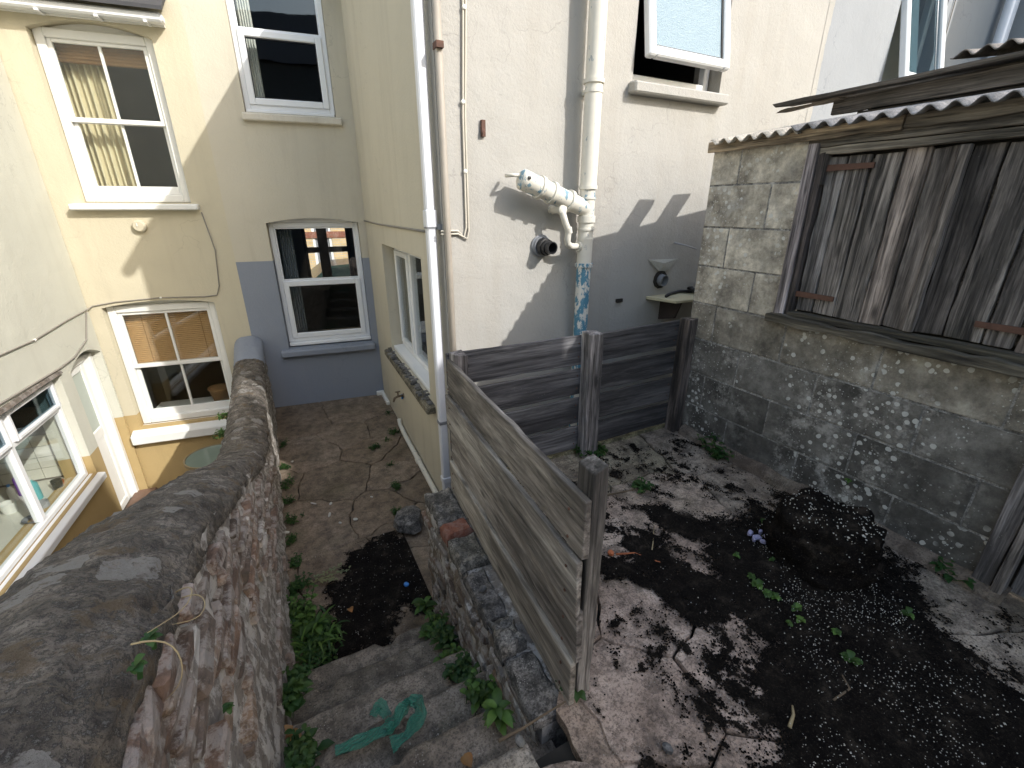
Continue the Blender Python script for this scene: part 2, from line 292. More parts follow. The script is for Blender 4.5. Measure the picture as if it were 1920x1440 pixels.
M = dict(
 cream=m_render('cream_render', (0.574, 0.529, 0.426), amt=.6), cream_y=m_render('yellow_cream_render', (0.574, 0.521, 0.389), amt=.45),
 cream_g=m_render('pale_cream_render', (.585, .58, .50), amt=.25), cream_e=m_render('off_white_render', (.425, .41, .380), amt=.5, bump=.5),
 white_r=m_render('white_render', (0.318, 0.335, 0.357), (0.248, 0.248, 0.248), amt=.15), blue=m_render('blue_grey_masonry_paint', (0.254, 0.280, 0.332), (0.390, 0.390, 0.390), amt=.25, stain=.3),
 yellow=m_render('ochre_masonry_paint', (0.448, 0.328, 0.152), (0.240, 0.176, 0.080), amt=.35),
 upvc=m_plain('white_upvc', (.80, .81, .82), .28, .03), wpaint=m_plain('white_gloss_paint', (.78, .78, .75), .4, .05, 12, .15, 40), wpipe=m_plain('white_pipe_plastic', (.72, .73, .77), .35, .09, 5),
 creampipe=m_peel('cream_painted_pipe', (.70, .67, .59), (.40, .44, .46), .61, .64, 26), peel=m_peel('cream_paint_peeling_off_blue', (.70, .68, .62), (.10, .28, .40), .49, .51, 20), halfpeel=m_peel('cream_paint_with_blue_chips', (.70, .67, .59), (.20, .34, .43), .545, .57, 24),
 glass=m_glass('window_glass', (.93, .95, .94), .8), glassb=m_glass('bluish_window_glass', (.55, .64, .68), 1.3), frost=m_frost('frosted_glass'),
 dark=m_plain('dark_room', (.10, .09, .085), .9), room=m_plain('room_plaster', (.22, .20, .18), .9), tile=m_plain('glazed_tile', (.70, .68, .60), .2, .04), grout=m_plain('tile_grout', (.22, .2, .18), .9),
 woodfx=m_wood('weathered_fence_board', 'x', (.030, .029, .031), (.100, .097, .100), (.24, .235, .235), 1.0), woodfy=m_wood('weathered_side_board', 'y', (.085, .077, .070), (.27, .25, .23), (.56, .53, .49), 1.0),
 woodz=m_wood('weathered_upright_plank', 'z', (.030, .028, .027), (.165, .150, .141), (.46, .43, .405), 1.0, 1.3, .12), woody=m_wood('old_roof_timber', 'y', (.035, .031, .028), (.155, .138, .118), (.38, .345, .30), 1.0, 1.2, .2), woodx=m_wood('old_purlin_timber', 'x', (.028, .023, .020), (.12, .098, .075), (.29, .245, .19), 1.0),
 block=m_block('concrete_block'), mortar=m_concrete('block_mortar', (.16, .153, .145), (.36, .35, .335), (.60, .585, .565), .1, .3, 3.0, .6),
 slab=m_concrete('pinkish_concrete', (.26, .19, .146), (.47, .355, .283), (.68, .54, .44), .35, .45, 1.0, .8), slabd=m_concrete('brown_yard_concrete', (.19, .142, .10), (.275, .21, .152), (.355, .28, .21), .4, .25, 1.0, .55), step=m_concrete('grey_step_concrete', (.175, .148, .118), (.30, .258, .21), (.42, .37, .31), .6, .5, 1.0, .7), joint=m_plain('dark_earth_in_cracks', (.022, .019, .015), .95, .4, 20),
 coping=m_coping('weathered_cement_coping'), stone=m_stone('red_brown_rubble', (.075, .058, .048), (.235, .175, .138), .4), lime=m_stone('limewashed_rubble', (.135, .118, .103), (.30, .265, .232), .85), cap=m_concrete('mossy_wall_cap', (0.126, 0.117, 0.108), (0.270, 0.252, 0.230), (0.540, 0.504, 0.468), .3, .8, 2.0), brick=m_stone('red_brick', (.19, .07, .045), (.30, .12, .075), .15), slate=m_stone('slate_chips', (.055, .055, .06), (.16, .155, .15), .3),
 soil=m_soil('black_compost'), soilf=m_soil('thin_black_compost', True), perl=m_plain('white_perlite', (.50, .48, .43), .9), 
 leaf=m_leaf('weed_leaf', (.050, .105, .026)), leafb=m_leaf('bright_leaf', (.095, .19, .04)), leafd=m_leaf('dark_leaf', (.028, .075, .020)), leafs=m_leaf('silvery_leaf', (.20, .24, .13)), dry=m_leaf('dry_leaf', (.36, .20, .08)), straw=m_plain('straw_stem', (.32, .25, .14), .8), twig=m_plain('brown_twig', (.13, .095, .06), .9),
 rust=m_plain('rusty_iron', (.105, .052, .036), .8, .6, 30, .5), blackp=m_plain('black_plastic', (.018, .018, .02), .4), greyp=m_plain('grey_plastic', (.20, .21, .23), .5), brass=m_plain('tarnished_brass', (.17, .125, .08), .5, .3, 40, .3), steel=m_plain('dull_metal', (.35, .35, .36), .4), 
 roofs=m_concrete('grey_corrugated_sheet', (.22, .212, .20), (.36, .345, .32), (.48, .46, .43), .12, .3, 1.0, .4), cable=m_plain('painted_cable', (.55, .51, .43), .6), cableg=m_plain('grey_cable', (.25, .23, .20), .7), mort=m_render('rough_mortar_patch', (.42, .41, .36), amt=.5, bump=1.0),
 slateroof=m_plain('roof_slate', (.05, .05, .055), .7, .3), brickw=m_brick('yellow_stock_brick'), carp=m_plain('dark_green_car_paint', (.02, .04, .035), .15), carr=m_plain('red_car_paint', (.35, .02, .02), .2), asph=m_plain('asphalt', (.05, .05, .05), .95, .3, 30, .5), tyre=m_plain('tyre_rubber', (.02, .02, .02), .9),
 curtain=m_plain('cream_curtain', (.66, .57, .38), .9, .08), blind=m_plain('bamboo_blind', (.60, .36, .17), .8, .2, 30), wicker=m_plain('wicker', (.35, .19, .08), .8, .3, 60, .8), purple=m_plain('purple_plastic', (.18, .05, .38), .35), teal=m_plain('teal_label', (.15, .45, .48), .4), mug=m_plain('dark_mug', (.05, .055, .05), .3), whitep=m_plain('white_plastic', (.78, .77, .72), .4), blues=m_plain('bright_blue_plastic', (.05, .25, .65), .4), violet=m_plain('pale_violet_scrap', (.36, .34, .50), .6, .3, 60), yel=m_plain('yellow_petal', (.7, .5, .03), .6), terra=m_plain('orange_terracotta', (.42, .13, .05), .8, .25, 20), 
)
def m_net():
    s = NB('green_netting'); tr = s.node('ShaderNodeBsdfTransparent'); n = s.noise(90, 3)
    s.done(s.mix(n, (.012, .10, .065), (.05, .26, .17)), .6)
    c = s.math('MULTIPLY', s.math('ABSOLUTE', s.math('SINE', s.math('MULTIPLY', s.node('ShaderNodeSeparateXYZ', {0: s.pos}).outputs[0], 900.0))), s.math('ABSOLUTE', s.math('SINE', s.math('MULTIPLY', s.node('ShaderNodeSeparateXYZ', {0: s.pos}).outputs[1], 900.0))))
    mx = s.node('ShaderNodeMixShader', {0: s.ramp(c, (.45, 0.0), (.7, .7))}); s.L(s.b.outputs[0], mx.inputs[1]); s.L(tr.outputs[0], mx.inputs[2]); s.L(mx.outputs[0], s.out.inputs[0]); return s.m
M['net'] = m_net()

# ------------------------------------------------------------------ the ground
TZ = 0.87                                             # terrace level
g = MB(); g.box(-120, 120, -120, 160, -1.2, -0.88); struct('ground', g, m_plain('dark_garden_earth', (.05, .055, .03), .95, .4, 3))
def split_cells(pts, box, jit=.0, gap=.006):
    # clipped Voronoi cells (plan polygons) with a little gap: the pieces of a cracked slab
    cells = []
    x0, x1, y0, y1 = box
    for i, p in enumerate(pts):
        poly = [(x0, y0), (x1, y0), (x1, y1), (x0, y1)]
        for j, q in enumerate(pts):
            if i == j: continue
            mx, my = (p[0] + q[0]) / 2, (p[1] + q[1]) / 2; nx, ny = q[0] - p[0], q[1] - p[1]; l = math.hypot(nx, ny); nx /= l; ny /= l
            def sd(pt): return (pt[0] - mx) * nx + (pt[1] - my) * ny + gap / 2
            out = []
            for a, b_ in zip(poly, poly[1:] + poly[:1]):
                sa, sb = sd(a), sd(b_)
                if sa <= 0: out.append(a)
                if (sa < 0) != (sb < 0): t = sa / (sa - sb); out.append((a[0] + (b_[0] - a[0]) * t, a[1] + (b_[1] - a[1]) * t))
            poly = out
            if not poly: break
        if len(poly) > 2: cells.append(poly)
    return cells
def wobble(poly, amp, seg=.05, inset=.002):
    # break the straight cell edges into a ragged crack line; the same noise field moves both sides of a crack
    out = []
    for a, b_ in zip(poly, poly[1:] + poly[:1]):
        n = max(1, int(math.hypot(b_[0] - a[0], b_[1] - a[1]) / seg))
        for k in range(n):
            x, y = a[0] + (b_[0] - a[0]) * k / n, a[1] + (b_[1] - a[1]) * k / n
            out.append((x + amp * fbm(x * 6, y * 6, 1.3) + amp * .4 * fbm(x * 25, y * 25, 2.3), y + amp * fbm(x * 6, y * 6, 9.1) + amp * .4 * fbm(x * 25, y * 25, 5.3)))
    return out
def slabs(parent, name, pts, box, z, mat, amp, tints, gap, clip=None):
    for i, poly in enumerate(split_cells(pts, box, 0, gap)):
        pw = wobble(poly, amp); cx_ = sum(p[0] for p in pw) / len(pw); cy_ = sum(p[1] for p in pw) / len(pw)
        dz = rnd.uniform(-.004, .004); mb = MB(); n = len(pw)
        ins = [(cx_ + (x - cx_) * .985, cy_ + (y - cy_) * .985) for x, y in pw]
        mb.v = [(x, y, z - .05) for x, y in pw] + [(x, y, z + dz - .006) for x, y in pw] + [(x, y, z + dz) for x, y in ins]
        mb.f = [(k, (k + 1) % n, n + (k + 1) % n, n + k) for k in range(n)] + [(n + k, n + (k + 1) % n, 2 * n + (k + 1) % n, 2 * n + k) for k in range(n)] + [tuple(range(2 * n, 3 * n))]
        mb.m = [0] * len(mb.f); t = rnd.choice(tints); bake(name, mb, mat, parent, tint=t)
nyb = MB(); nyb.box(-4.0, -.53, -1.5, 6.2, -.8795, -.868); struct('neighbour_yard', nyb, M['slabd'])
# lower yard: cracked concrete, and the sunken strip behind the fence
yb = MB(); yb.box(-.62, 4.6, 1.0, 6.0, -.87, -.03); yard = struct('yard_floor', yb, M['joint'])
ypts = [(.0, 5.3), (.62, 5.35), (.05, 4.55), (.45, 4.75), (.66, 4.3), (.88, 4.75), (.9, 4.1), (.25, 3.85), (.0, 3.3), (.72, 3.75), (.86, 3.42), (.5, 3.25), (.66, 2.95), (.1, 2.6), (.55, 2.4), (.2, 2.0), (1.4, 2.4), (2.2, 2.4), (3.2, 2.4), (1.4, 3.6), (3, 4), (-.45, 4), (-.45, 2.6)]
slabs(yard, 'concrete_slab', ypts, (-.6, 4.5, 1.5, 5.99), 0.0, M['slabd'], .035, [(1, 1, 1), (.9, .88, .85), (1.1, 1.07, 1.02), (.8, .8, .78)], .007)
# terrace: made-up ground with a cracked concrete top
tb = MB(); tb.prism([(-.27, -4), (3.2, -4), (3.2, 2.06), (.70, 2.06), (.60, .70), (-.27, .70)], -.87, TZ - .045); terr = struct('terrace', tb, M['joint'])
tpts = [(.75, 1.9), (1.2, 1.8), (1.75, 1.85), (2.2, 1.75), (.85, 1.45), (1.25, 1.35), (1.7, 1.4), (2.15, 1.25), (.75, 1.1), (1.05, .95), (1.45, 1.0), (1.2, .6), (1.85, .85), (.8, .7), (.62, .35), (.95, .2), (1.5, .4), (2.2, .5), (2.0, .05), (.2, .3), (.3, -.3), (1.2, -.4), (2, -.6), (0, -1.2), (1.2, -1.4), (2.2, -1.6), (.5, -2.6), (1.8, -2.8)]
def terrace_clip(poly): return poly
for i, poly in enumerate(split_cells(tpts, (-.26, 2.44, -3.6, 2.05), 0, .008)):
    # keep the stair well and the retaining wall free
    def cut(poly, a, b_, c):
        out = []
        for p, q in zip(poly, poly[1:] + poly[:1]):
            sp, sq = a * p[0] + b_ * p[1] - c, a * q[0] + b_ * q[1] - c
            if sp >= 0: out.append(p)
            if (sp < 0) != (sq < 0): t = sp / (sp - sq); out.append((p[0] + (q[0] - p[0]) * t, p[1] + (q[1] - p[1]) * t))
        return out
    cx_ = sum(p[0] for p in poly) / len(poly); cy_ = sum(p[1] for p in poly) / len(poly)
    if cy_ > .6: poly = cut(poly, 1, -.06, .60)          # right of the retaining wall
    else: poly = cut(poly, 0, -1, -.70)
    if len(poly) < 3: continue
    if cy_ <= .6 and max(p[1] for p in poly) > .6 and min(p[0] for p in poly) < .5: pass
    pw = wobble(poly, .03); n = len(pw); cx_ = sum(p[0] for p in pw) / n; cy_ = sum(p[1] for p in pw) / n
    mb = MB(); dz = rnd.uniform(-.005, .005); ins = [(cx_ + (x - cx_) * .985, cy_ + (y - cy_) * .985) for x, y in pw]
    mb.v = [(x, y, TZ - .05) for x, y in pw] + [(x, y, TZ + dz - .007) for x, y in pw] + [(x, y, TZ + dz) for x, y in ins]
    mb.f = [(k, (k + 1) % n, n + (k + 1) % n, n + k) for k in range(n)] + [(n + k, n + (k + 1) % n, 2 * n + (k + 1) % n, 2 * n + k) for k in range(n)] + [tuple(range(2 * n, 3 * n))]
    mb.m = [0] * len(mb.f)
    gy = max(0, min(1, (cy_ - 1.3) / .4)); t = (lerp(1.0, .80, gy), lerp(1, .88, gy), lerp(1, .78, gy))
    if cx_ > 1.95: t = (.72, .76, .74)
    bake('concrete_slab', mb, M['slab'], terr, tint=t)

mb = MB(); mb.prism(wobble([(.545, .50), (.70, .46), (.74, .69), (.74, .80), (.60, .82), (.555, .775)], .012), TZ - .05, TZ - .009); bake('concrete_slab', mb, M['slab'], terr, tint=(.8, .78, .74))
# ------------------------------------------------------------------ walls with openings
class Pl:
    def __init__(s, p0, p1, flip=False):
        s.p = Vector((*p0, 0)); s.du = Vector((p1[0] - p0[0], p1[1] - p0[1], 0)).normalized(); s.dn = Vector((-s.du.y, s.du.x, 0)) * (-1 if flip else 1)
    def P(s, u, z, d=0): q = s.p + s.du * u + s.dn * d; return Vector((q.x, q.y, z))
    def ux(s, X): return (X - s.p.x) / s.du.x
    def uy(s, Y): return (Y - s.p.y) / s.du.y
    def bar(s, mb, ua, ub, za, zb, da, db, mi=0):
        mb.hexa([s.P(ua, za, da), s.P(ub, za, da), s.P(ub, za, db), s.P(ua, za, db), s.P(ua, zb, da), s.P(ub, zb, da), s.P(ub, zb, db), s.P(ua, zb, db)], mi)
def wall_mesh(mb, pl, u0, u1, z0, z1, thick, holes, mf=lambda u, z: 0, eu=(), ez=()):
    us = sorted({u0, u1, *eu, *[h[0] for h in holes], *[h[1] for h in holes]}); zs = sorted({z0, z1, *ez, *[h[2] for h in holes], *[h[3] for h in holes]})
    inside = lambda u, z: any(h[0] < u < h[1] and h[2] < z < h[3] for h in holes)
    for a, b_ in zip(us, us[1:]):
        for c, d in zip(zs, zs[1:]):
            um, zm = (a + b_) / 2, (c + d) / 2
            if inside(um, zm): continue
            mb.quad(pl.P(a, c), pl.P(b_, c), pl.P(b_, d), pl.P(a, d), mf(um, zm)); mb.quad(pl.P(a, c, thick), pl.P(b_, c, thick), pl.P(b_, d, thick), pl.P(a, d, thick), 0)
    for u_ in (u0, u1):
        for c, d in zip(zs, zs[1:]): mb.quad(pl.P(u_, c), pl.P(u_, d), pl.P(u_, d, thick), pl.P(u_, c, thick), mf(u_ + (.01 if u_ == u0 else -.01), (c + d) / 2))
    mb.quad(pl.P(u0, z1), pl.P(u1, z1), pl.P(u1, z1, thick), pl.P(u0, z1, thick), 0)
    for h in holes:
        a, b_, c, d = h[:4]; rise = h[4] if len(h) > 4 else 0; sp = d - rise
        for u_ in (a, b_):
            zz = [z for z in zs if c <= z <= sp] + ([sp] if sp not in zs else [])
            for e, f in zip(zz, zz[1:]): mb.quad(pl.P(u_, e), pl.P(u_, f), pl.P(u_, f, thick), pl.P(u_, e, thick), mf(u_ + (-.01 if u_ == a else .01), (e + f) / 2))
        mb.quad(pl.P(a, c), pl.P(b_, c), pl.P(b_, c, thick), pl.P(a, c, thick), mf((a + b_) / 2, c - .01))
        n = 10 if rise else 1; arc = [(lerp(a, b_, k / n), sp + rise * (1 - (2 * k / n - 1) ** 2) - (0.0004 if rise else 0)) for k in range(n + 1)]
        for (ua, za), (ub, zb) in zip(arc, arc[1:]):
            mb.quad(pl.P(ua, za), pl.P(ub, zb), pl.P(ub, zb, thick), pl.P(ua, za, thick), mf((ua + ub) / 2, d + .01))
            if rise: mb.quad(pl.P(ua, za), pl.P(ub, zb), pl.P(ub, d), pl.P(ua, d), mf((ua + ub) / 2, d + .01))
def frame(mb, pl, u0, u1, z0, z1, w, da, db):
    pl.bar(mb, u0, u0 + w, z0, z1, da, db); pl.bar(mb, u1 - w, u1, z0, z1, da, db); pl.bar(mb, u0 + w, u1 - w, z0, z0 + w, da, db); pl.bar(mb, u0 + w, u1 - w, z1 - w, z1, da, db)
def pane(par, pl, u0, u1, z0, z1, d, mat='glass'):
    mb = MB(); pl.bar(mb, u0, u1, z0, z1, d, d + .004); return bake('pane', mb, M[mat], par)
def room(par, pl, u0, u1, z0, z1, d0=.27, d1=2.6, mat='dark', name='room'):
    mb = MB(); P = pl.P
    c = [P(u0, z0, d0), P(u1, z0, d0), P(u1, z0, d1), P(u0, z0, d1), P(u0, z1, d0), P(u1, z1, d0), P(u1, z1, d1), P(u0, z1, d1)]
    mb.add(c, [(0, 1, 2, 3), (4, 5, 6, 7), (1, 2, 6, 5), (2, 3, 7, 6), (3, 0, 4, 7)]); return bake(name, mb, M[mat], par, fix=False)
def win_upvc(house, pl, u0, u1, z0, z1, d, tz, label=None, glass=('glass', 'glass')):
    mb = MB(); frame(mb, pl, u0, u1, z0, z1, .05, d, d + .06); pl.bar(mb, u0 + .05, u1 - .05, tz - .025, tz + .025, d + .001, d + .059)
    w_ = bake('window', mb, M['upvc'], house, bevel=.006)
    mb = MB(); frame(mb, pl, u0 + .045, u1 - .045, z0 + .045, tz + .02, .062, d - .018, d + .03); bake('sash', mb, M['upvc'], w_, bevel=.008)
    mb = MB(); frame(mb, pl, u0 + .051, u1 - .051, tz + .026, z1 - .051, .014, d + .012, d + .05); bake('glazing_bead', mb, M['upvc'], w_)
    mb = MB(); frame(mb, pl, u0 + .108, u1 - .108, z0 + .108, tz - .043, .007, d - .004, d + .03); bake('rubber_gasket', mb, M['blackp'], w_)
    pane(w_, pl, u0 + .06, u1 - .06, tz + .03, z1 - .06, d + .03, glass[0]); pane(w_, pl, u0 + .1, u1 - .1, z0 + .1, tz - .03, d + .012, glass[1])
    if label: w_['label'] = label
    return w_
def win_sash(house, pl, u0, u1, z0, z1, d, mz, label=None):
    mb = MB(); frame(mb, pl, u0, u1, z0, z1, .075, d - .01, d + .1); w_ = bake('window', mb, M['wpaint'], house, bevel=.008)
    um = (u0 + u1) / 2
    for (a, b_, dd) in ((z0 + .075, mz + .02, d + .045), (mz - .02, z1 - .075, d + .01)):
        up = b_ > mz + .1; mb = MB(); lo, hi = u0 + .076, u1 - .076
        pl.bar(mb, lo, lo + .035, a, b_, dd, dd + .032); pl.bar(mb, hi - .035, hi, a, b_, dd, dd + .032)
        bt, tp = (.042, .03) if up else (.075, .042)
        pl.bar(mb, lo + .035, hi - .035, a, a + bt, dd, dd + .032); pl.bar(mb, lo + .035, hi - .035, b_ - tp, b_, dd, dd + .032)
        pl.bar(mb, um - .012, um + .012, a + bt, b_ - tp, dd + .002, dd + .03); sa = bake('sash', mb, M['wpaint'], w_, bevel=.004)
        for q0, q1 in ((lo + .033, um - .011), (um + .011, hi - .033)): pane(w_, pl, q0, q1, a + bt - .002, b_ - tp + .002, dd + .016)
    if label: w_['label'] = label
    return w_
def sill(par, pl, u0, u1, z0, z1, d0, d1, mat, bevel=.008, tilt=.0, name='sill'):
    mb = MB(); mb.hexa([pl.P(u0, z0, d0), pl.P(u1, z0, d0), pl.P(u1, z0, d1), pl.P(u0, z0, d1), pl.P(u0, z1 - tilt, d0), pl.P(u1, z1 - tilt, d0), pl.P(u1, z1, d1), pl.P(u0, z1, d1)])
    return bake(name, mb, M[mat] if isinstance(mat, str) else mat, par, bevel=bevel)

BACK = Pl((-.15, 5.918), (1.074, 5.754)); END = Pl((.95, 2.72), (2.95, 2.72)); SIDE = Pl((1.065, 5.765), (.95, 2.72)); 
SIDE.dn = Vector((-SIDE.du.y, SIDE.du.x, 0)); SIDE.dn = SIDE.dn if SIDE.dn.x > 0 else -SIDE.dn
NW = Pl((-2.179, .005), (-2.179 + .0698, .005 + .9976))
# ------------------------------------------------------------------ our house
hs = thing('terraced_house', 'cream rendered house with blue-grey painted lower wall and projecting rear wing', 'house', (1.0, 5.8, 0))
ub = BACK.ux; ZB = 1.765
holes = [(ub(.03), ub(.985), .735, 2.215, .05), (ub(.03), ub(.885), 3.225, 4.9, 0)]
mb = MB(); wall_mesh(mb, BACK, ub(-.335), ub(1.3), -.05, 6.4, .28, holes, lambda u, z: 1 if z < ZB else 0, (), (ZB,)); bake('wall', mb, [M['cream'], M['blue']], hs)
w_ = win_upvc(hs, BACK, ub(.034), ub(.981), .79, 2.165, .10, 1.50)
mb = MB(); BACK.bar(mb, ub(.06), ub(.96), 2.166, 2.215, .11, .16); BACK.bar(mb, ub(.35), ub(.68), 2.182, 2.195, .104, .112); bake('head_trim', mb, M['upvc'], w_)
mb = MB(); BACK.bar(mb, ub(.04), ub(.98), .752, .789, .04, .2); bake('drip_rail', mb, M['upvc'], w_, bevel=.005)
s_ = sill(w_, BACK, ub(-.055), ub(1.015), .645, .735, -.085, .22, 'blue', .012, .015); 
w2 = win_upvc(hs, BACK, ub(.033), ub(.882), 3.255, 4.88, .055, 3.92)
mb = MB(); BACK.bar(mb, ub(.04), ub(.875), 3.2265, 3.254, .02, .14); bake('drip_rail', mb, M['upvc'], w2, bevel=.005)
sill(w2, BACK, ub(.0), ub(.94), 3.145, 3.222, -.055, .05, m_render('cracked_cream_paint', (.68, .63, .53), amt=.8, bump=.9), .01, .01)
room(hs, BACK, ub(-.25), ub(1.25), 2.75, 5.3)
# the wing: side wall with a deep window, end wall
su = SIDE.uy
mb = MB(); sh = [(su(4.83), su(3.30), .875, 1.985, 0)]
wall_mesh(mb, SIDE, 0, su(2.9815), -.05, 4.6, .26, sh); bake('wing_side_wall', mb, M['cream'], hs)
mb = MB(); A, B = su(4.80), su(3.32); frame(mb, SIDE, A, B, .93, 1.975, .05, .115, .175); md = su(4.20); SIDE.bar(mb, md - .035, md + .035, .98, 1.925, .116, .174); ws = bake('window', mb, M['upvc'], hs, bevel=.006)
mb = MB(); frame(mb, SIDE, A + .045, md - .025, .975, 1.93, .05, .098, .14); bake('sash', mb, M['upvc'], ws, bevel=.007)
pane(ws, SIDE, A + .09, md - .07, 1.02, 1.885, .12); pane(ws, SIDE, md + .03, B - .045, .975, 1.93, .14)
sill(ws, SIDE, su(4.825), su(3.305), .883, .929, .02, .16, 'upvc', .006, .008)
mb = MB(); SIDE.bar(mb, su(4.90), su(3.16), .80, .868, -.075, .02); sl_ = bake('slate_sill', mb, m_concrete('mossy_sill_mortar', (.15, .13, .09), (.25, .22, .16), (.33, .3, .24), .5), ws, bevel=.012)
for k in range(46):
    u_ = lerp(su(4.86), su(3.2), (k + rnd.uniform(.1, .9)) / 46); d_ = rnd.uniform(-.06, .005); mb = MB(); a = rnd.uniform(.012, .024); h_ = rnd.uniform(.006, .02)
    SIDE.bar(mb, u_ - a, u_ + a, .866, .868 + h_, d_ - rnd.uniform(.012, .025), d_ + rnd.uniform(.012, .025)); bake('slate_chip', mb, M['slate'], sl_, tint=(rnd.uniform(.6, 1.4),) * 3)
room(hs, SIDE, su(4.98), su(3.05), -.2, 2.4, .25, 2.6, 'room')
eh = [(END.ux(onY(1190, 100, 2.72).x), END.ux(onY(1352, 150, 2.72).x), 3.10, 4.15, 0)]
mb = MB(); wall_mesh(mb, END, -.0, 3.27, -.05, 4.62, .26, eh); 
# ragged paint edge towards the white house
bake('wing_end_wall', mb, M['cream_e'], hs)
ea, eb = eh[0][0], eh[0][1]
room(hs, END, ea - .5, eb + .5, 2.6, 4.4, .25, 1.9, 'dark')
mb = MB(); frame(mb, END, ea + .012, eb - .012, 3.115, 4.14, .05, .10, .16); we = bake('window', mb, M['upvc'], hs, bevel=.006)
sill(we, END, ea - .03, eb + .03, 3.02, 3.097, -.075, .09, 'cream_e', .01, .012)
# the frosted sash, hinged along its top, swung out
hz, ang = 4.095, math.radians(10); hl = .89; ou = Vector((0, -math.sin(ang), -math.cos(ang))); nn = Vector((0, -math.cos(ang), math.sin(ang))); org = Vector((0, 2.72 + .08, hz))
def sp_(u, s_l, t): q = org + ou * s_l + nn * t; return Vector((END.p.x + u, q.y, q.z))
def sbar(mb, ua, ub_, sa, sb, ta, tb): mb.hexa([sp_(ua, sa, ta), sp_(ub_, sa, ta), sp_(ub_, sb, ta), sp_(ua, sb, ta), sp_(ua, sa, tb), sp_(ub_, sa, tb), sp_(ub_, sb, tb), sp_(ua, sb, tb)])
mb = MB(); q0, q1 = ea + .04, eb - .04
sbar(mb, q0, q0 + .06, 0, hl, -.03, .03); sbar(mb, q1 - .06, q1, 0, hl, -.03, .03); sbar(mb, q0 + .06, q1 - .06, 0, .06, -.03, .03); sbar(mb, q0 + .06, q1 - .06, hl - .06, hl, -.03, .03)
sa = bake('sash', mb, M['upvc'], we, bevel=.01); sa['label'] = 'open top-hung white sash with frosted pane'
mb = MB(); sbar(mb, q0 + .055, q1 - .055, .055, hl - .055, -.004, .004); bake('pane', mb, M['frost'], we)
mb = MB(); sbar(mb, q0 + .058, q0 + .07, .058, hl - .058, .004, .012); sbar(mb, q1 - .07, q1 - .058, .058, hl - .058, .004, .012); sbar(mb, q0 + .07, q1 - .07, hl - .07, hl - .058, .004, .012); bake('rubber_gasket', mb, M['blackp'], we)
mb = MB(); sbar(mb, (q0 + q1) / 2 + .02, (q0 + q1) / 2 + .1, hl - .05, hl - .03, -.06, -.03); bake('handle', mb, M['upvc'], we, bevel=.004)
# roof, gutter
mb = MB(); mb.box(.90, 4.22, 2.60, 5.9, 4.62, 4.68); bake('wing_roof', mb, M['slateroof'], hs)
mb = MB(); mb.tube([(.875, 2.58, 4.575), (.875, 5.85, 4.575)], .058, 10); bake('gutter', mb, M['wpipe'], hs, smooth=True)
mb = MB(); mb.hexa([(-.335, 5.72, 6.4), (4.2, 5.3, 6.4), (4.2, 7.9, 8.2), (-.335, 7.9, 8.2), (-.335, 5.72, 6.5), (4.2, 5.3, 6.5), (4.2, 7.9, 8.3), (-.335, 7.9, 8.3)]); bake('roof', mb, M['slateroof'], hs)
# the room behind the blue-grey wall looks through to a street window
fsz = onY(620, 532, 9.45).z
FR = Pl((-.6, 9.45), (2.6, 9.45)); lt, rb = onY(562, 416, 9.45), onY(668, 545, 9.45)
mb = MB(); fu0, fu1 = lt.x + .6, rb.x + .6
wall_mesh(mb, FR, 0, 3.2, -.4, 6.4, .25, [(fu0, fu1, fsz, lt.z, 0)]); bake('street_wall', mb, M['room'], hs)
c = [(-.30, 6.1, -.2), (2.3, 5.95, -.2), (2.3, 9.46, -.2), (-.30, 9.46, -.2), (-.30, 6.1, 2.7), (2.3, 5.95, 2.7), (2.3, 9.46, 2.7), (-.30, 9.46, 2.7)]
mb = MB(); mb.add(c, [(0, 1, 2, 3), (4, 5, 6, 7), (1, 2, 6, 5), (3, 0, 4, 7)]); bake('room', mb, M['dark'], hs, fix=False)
mb = MB(); frame(mb, FR, fu0, fu1, fsz, lt.z, .06, .02, .1); mu = fu0 + (fu1 - fu0) * .31; FR.bar(mb, mu, mu + .17, fsz + .06, lt.z - .06, .021, .099); mz_ = onY(620, 468, 9.45).z; FR.bar(mb, fu0 + .06, fu1 - .06, mz_ - .05, mz_ + .05, .03, .09); bake('street_window', mb, M['dark'], hs)
# ------------------------------------------------------------------ neighbour's house on the left
nh = thing('terraced_house', 'yellow-cream house with two white sash windows and an ochre band below', 'house', (-1.1, 6.05, -.87))
hn = [(ub(-1.52), ub(-.62), 2.37, 3.86, .09), (ub(-1.64), ub(-.625), -.04, 1.395, .05)]
mb = MB(); wall_mesh(mb, BACK, ub(-2.1), ub(-.335), -.92, 6.4, .28, hn, lambda u, z: 1 if z < .125 else 0, (), (.125,)); bake('wall', mb, [M['cream_y'], M['yellow']], nh)
wu = win_sash(nh, BACK, ub(-1.516), ub(-.624), 2.373, 3.80, .085, 3.09); sill(wu, BACK, ub(-1.60), ub(-.55), 2.30, 2.366, -.09, .1, 'wpaint', .01, .012)
mb = MB(); BACK.bar(mb, ub(-1.516), ub(-.624), 3.801, 3.86, .12, .18); bake('head_board', mb, M['wpaint'], wu)
wl = win_sash(nh, BACK, ub(-1.636), ub(-.629), -.031, 1.345, .085, .66); mb = MB(); BACK.bar(mb, ub(-1.636), ub(-.629), 1.346, 1.395, .12, .18); bake('head_board', mb, M['wpaint'], wl)
sill(wl, BACK, ub(-1.73), ub(-.56), -.215, -.033, -.10, .088, 'wpaint', .012, .07)
room(nh, BACK, ub(-1.95), ub(-.36), 1.95, 4.3); room(nh, BACK, ub(-1.95), ub(-.36), -.75, 1.75)
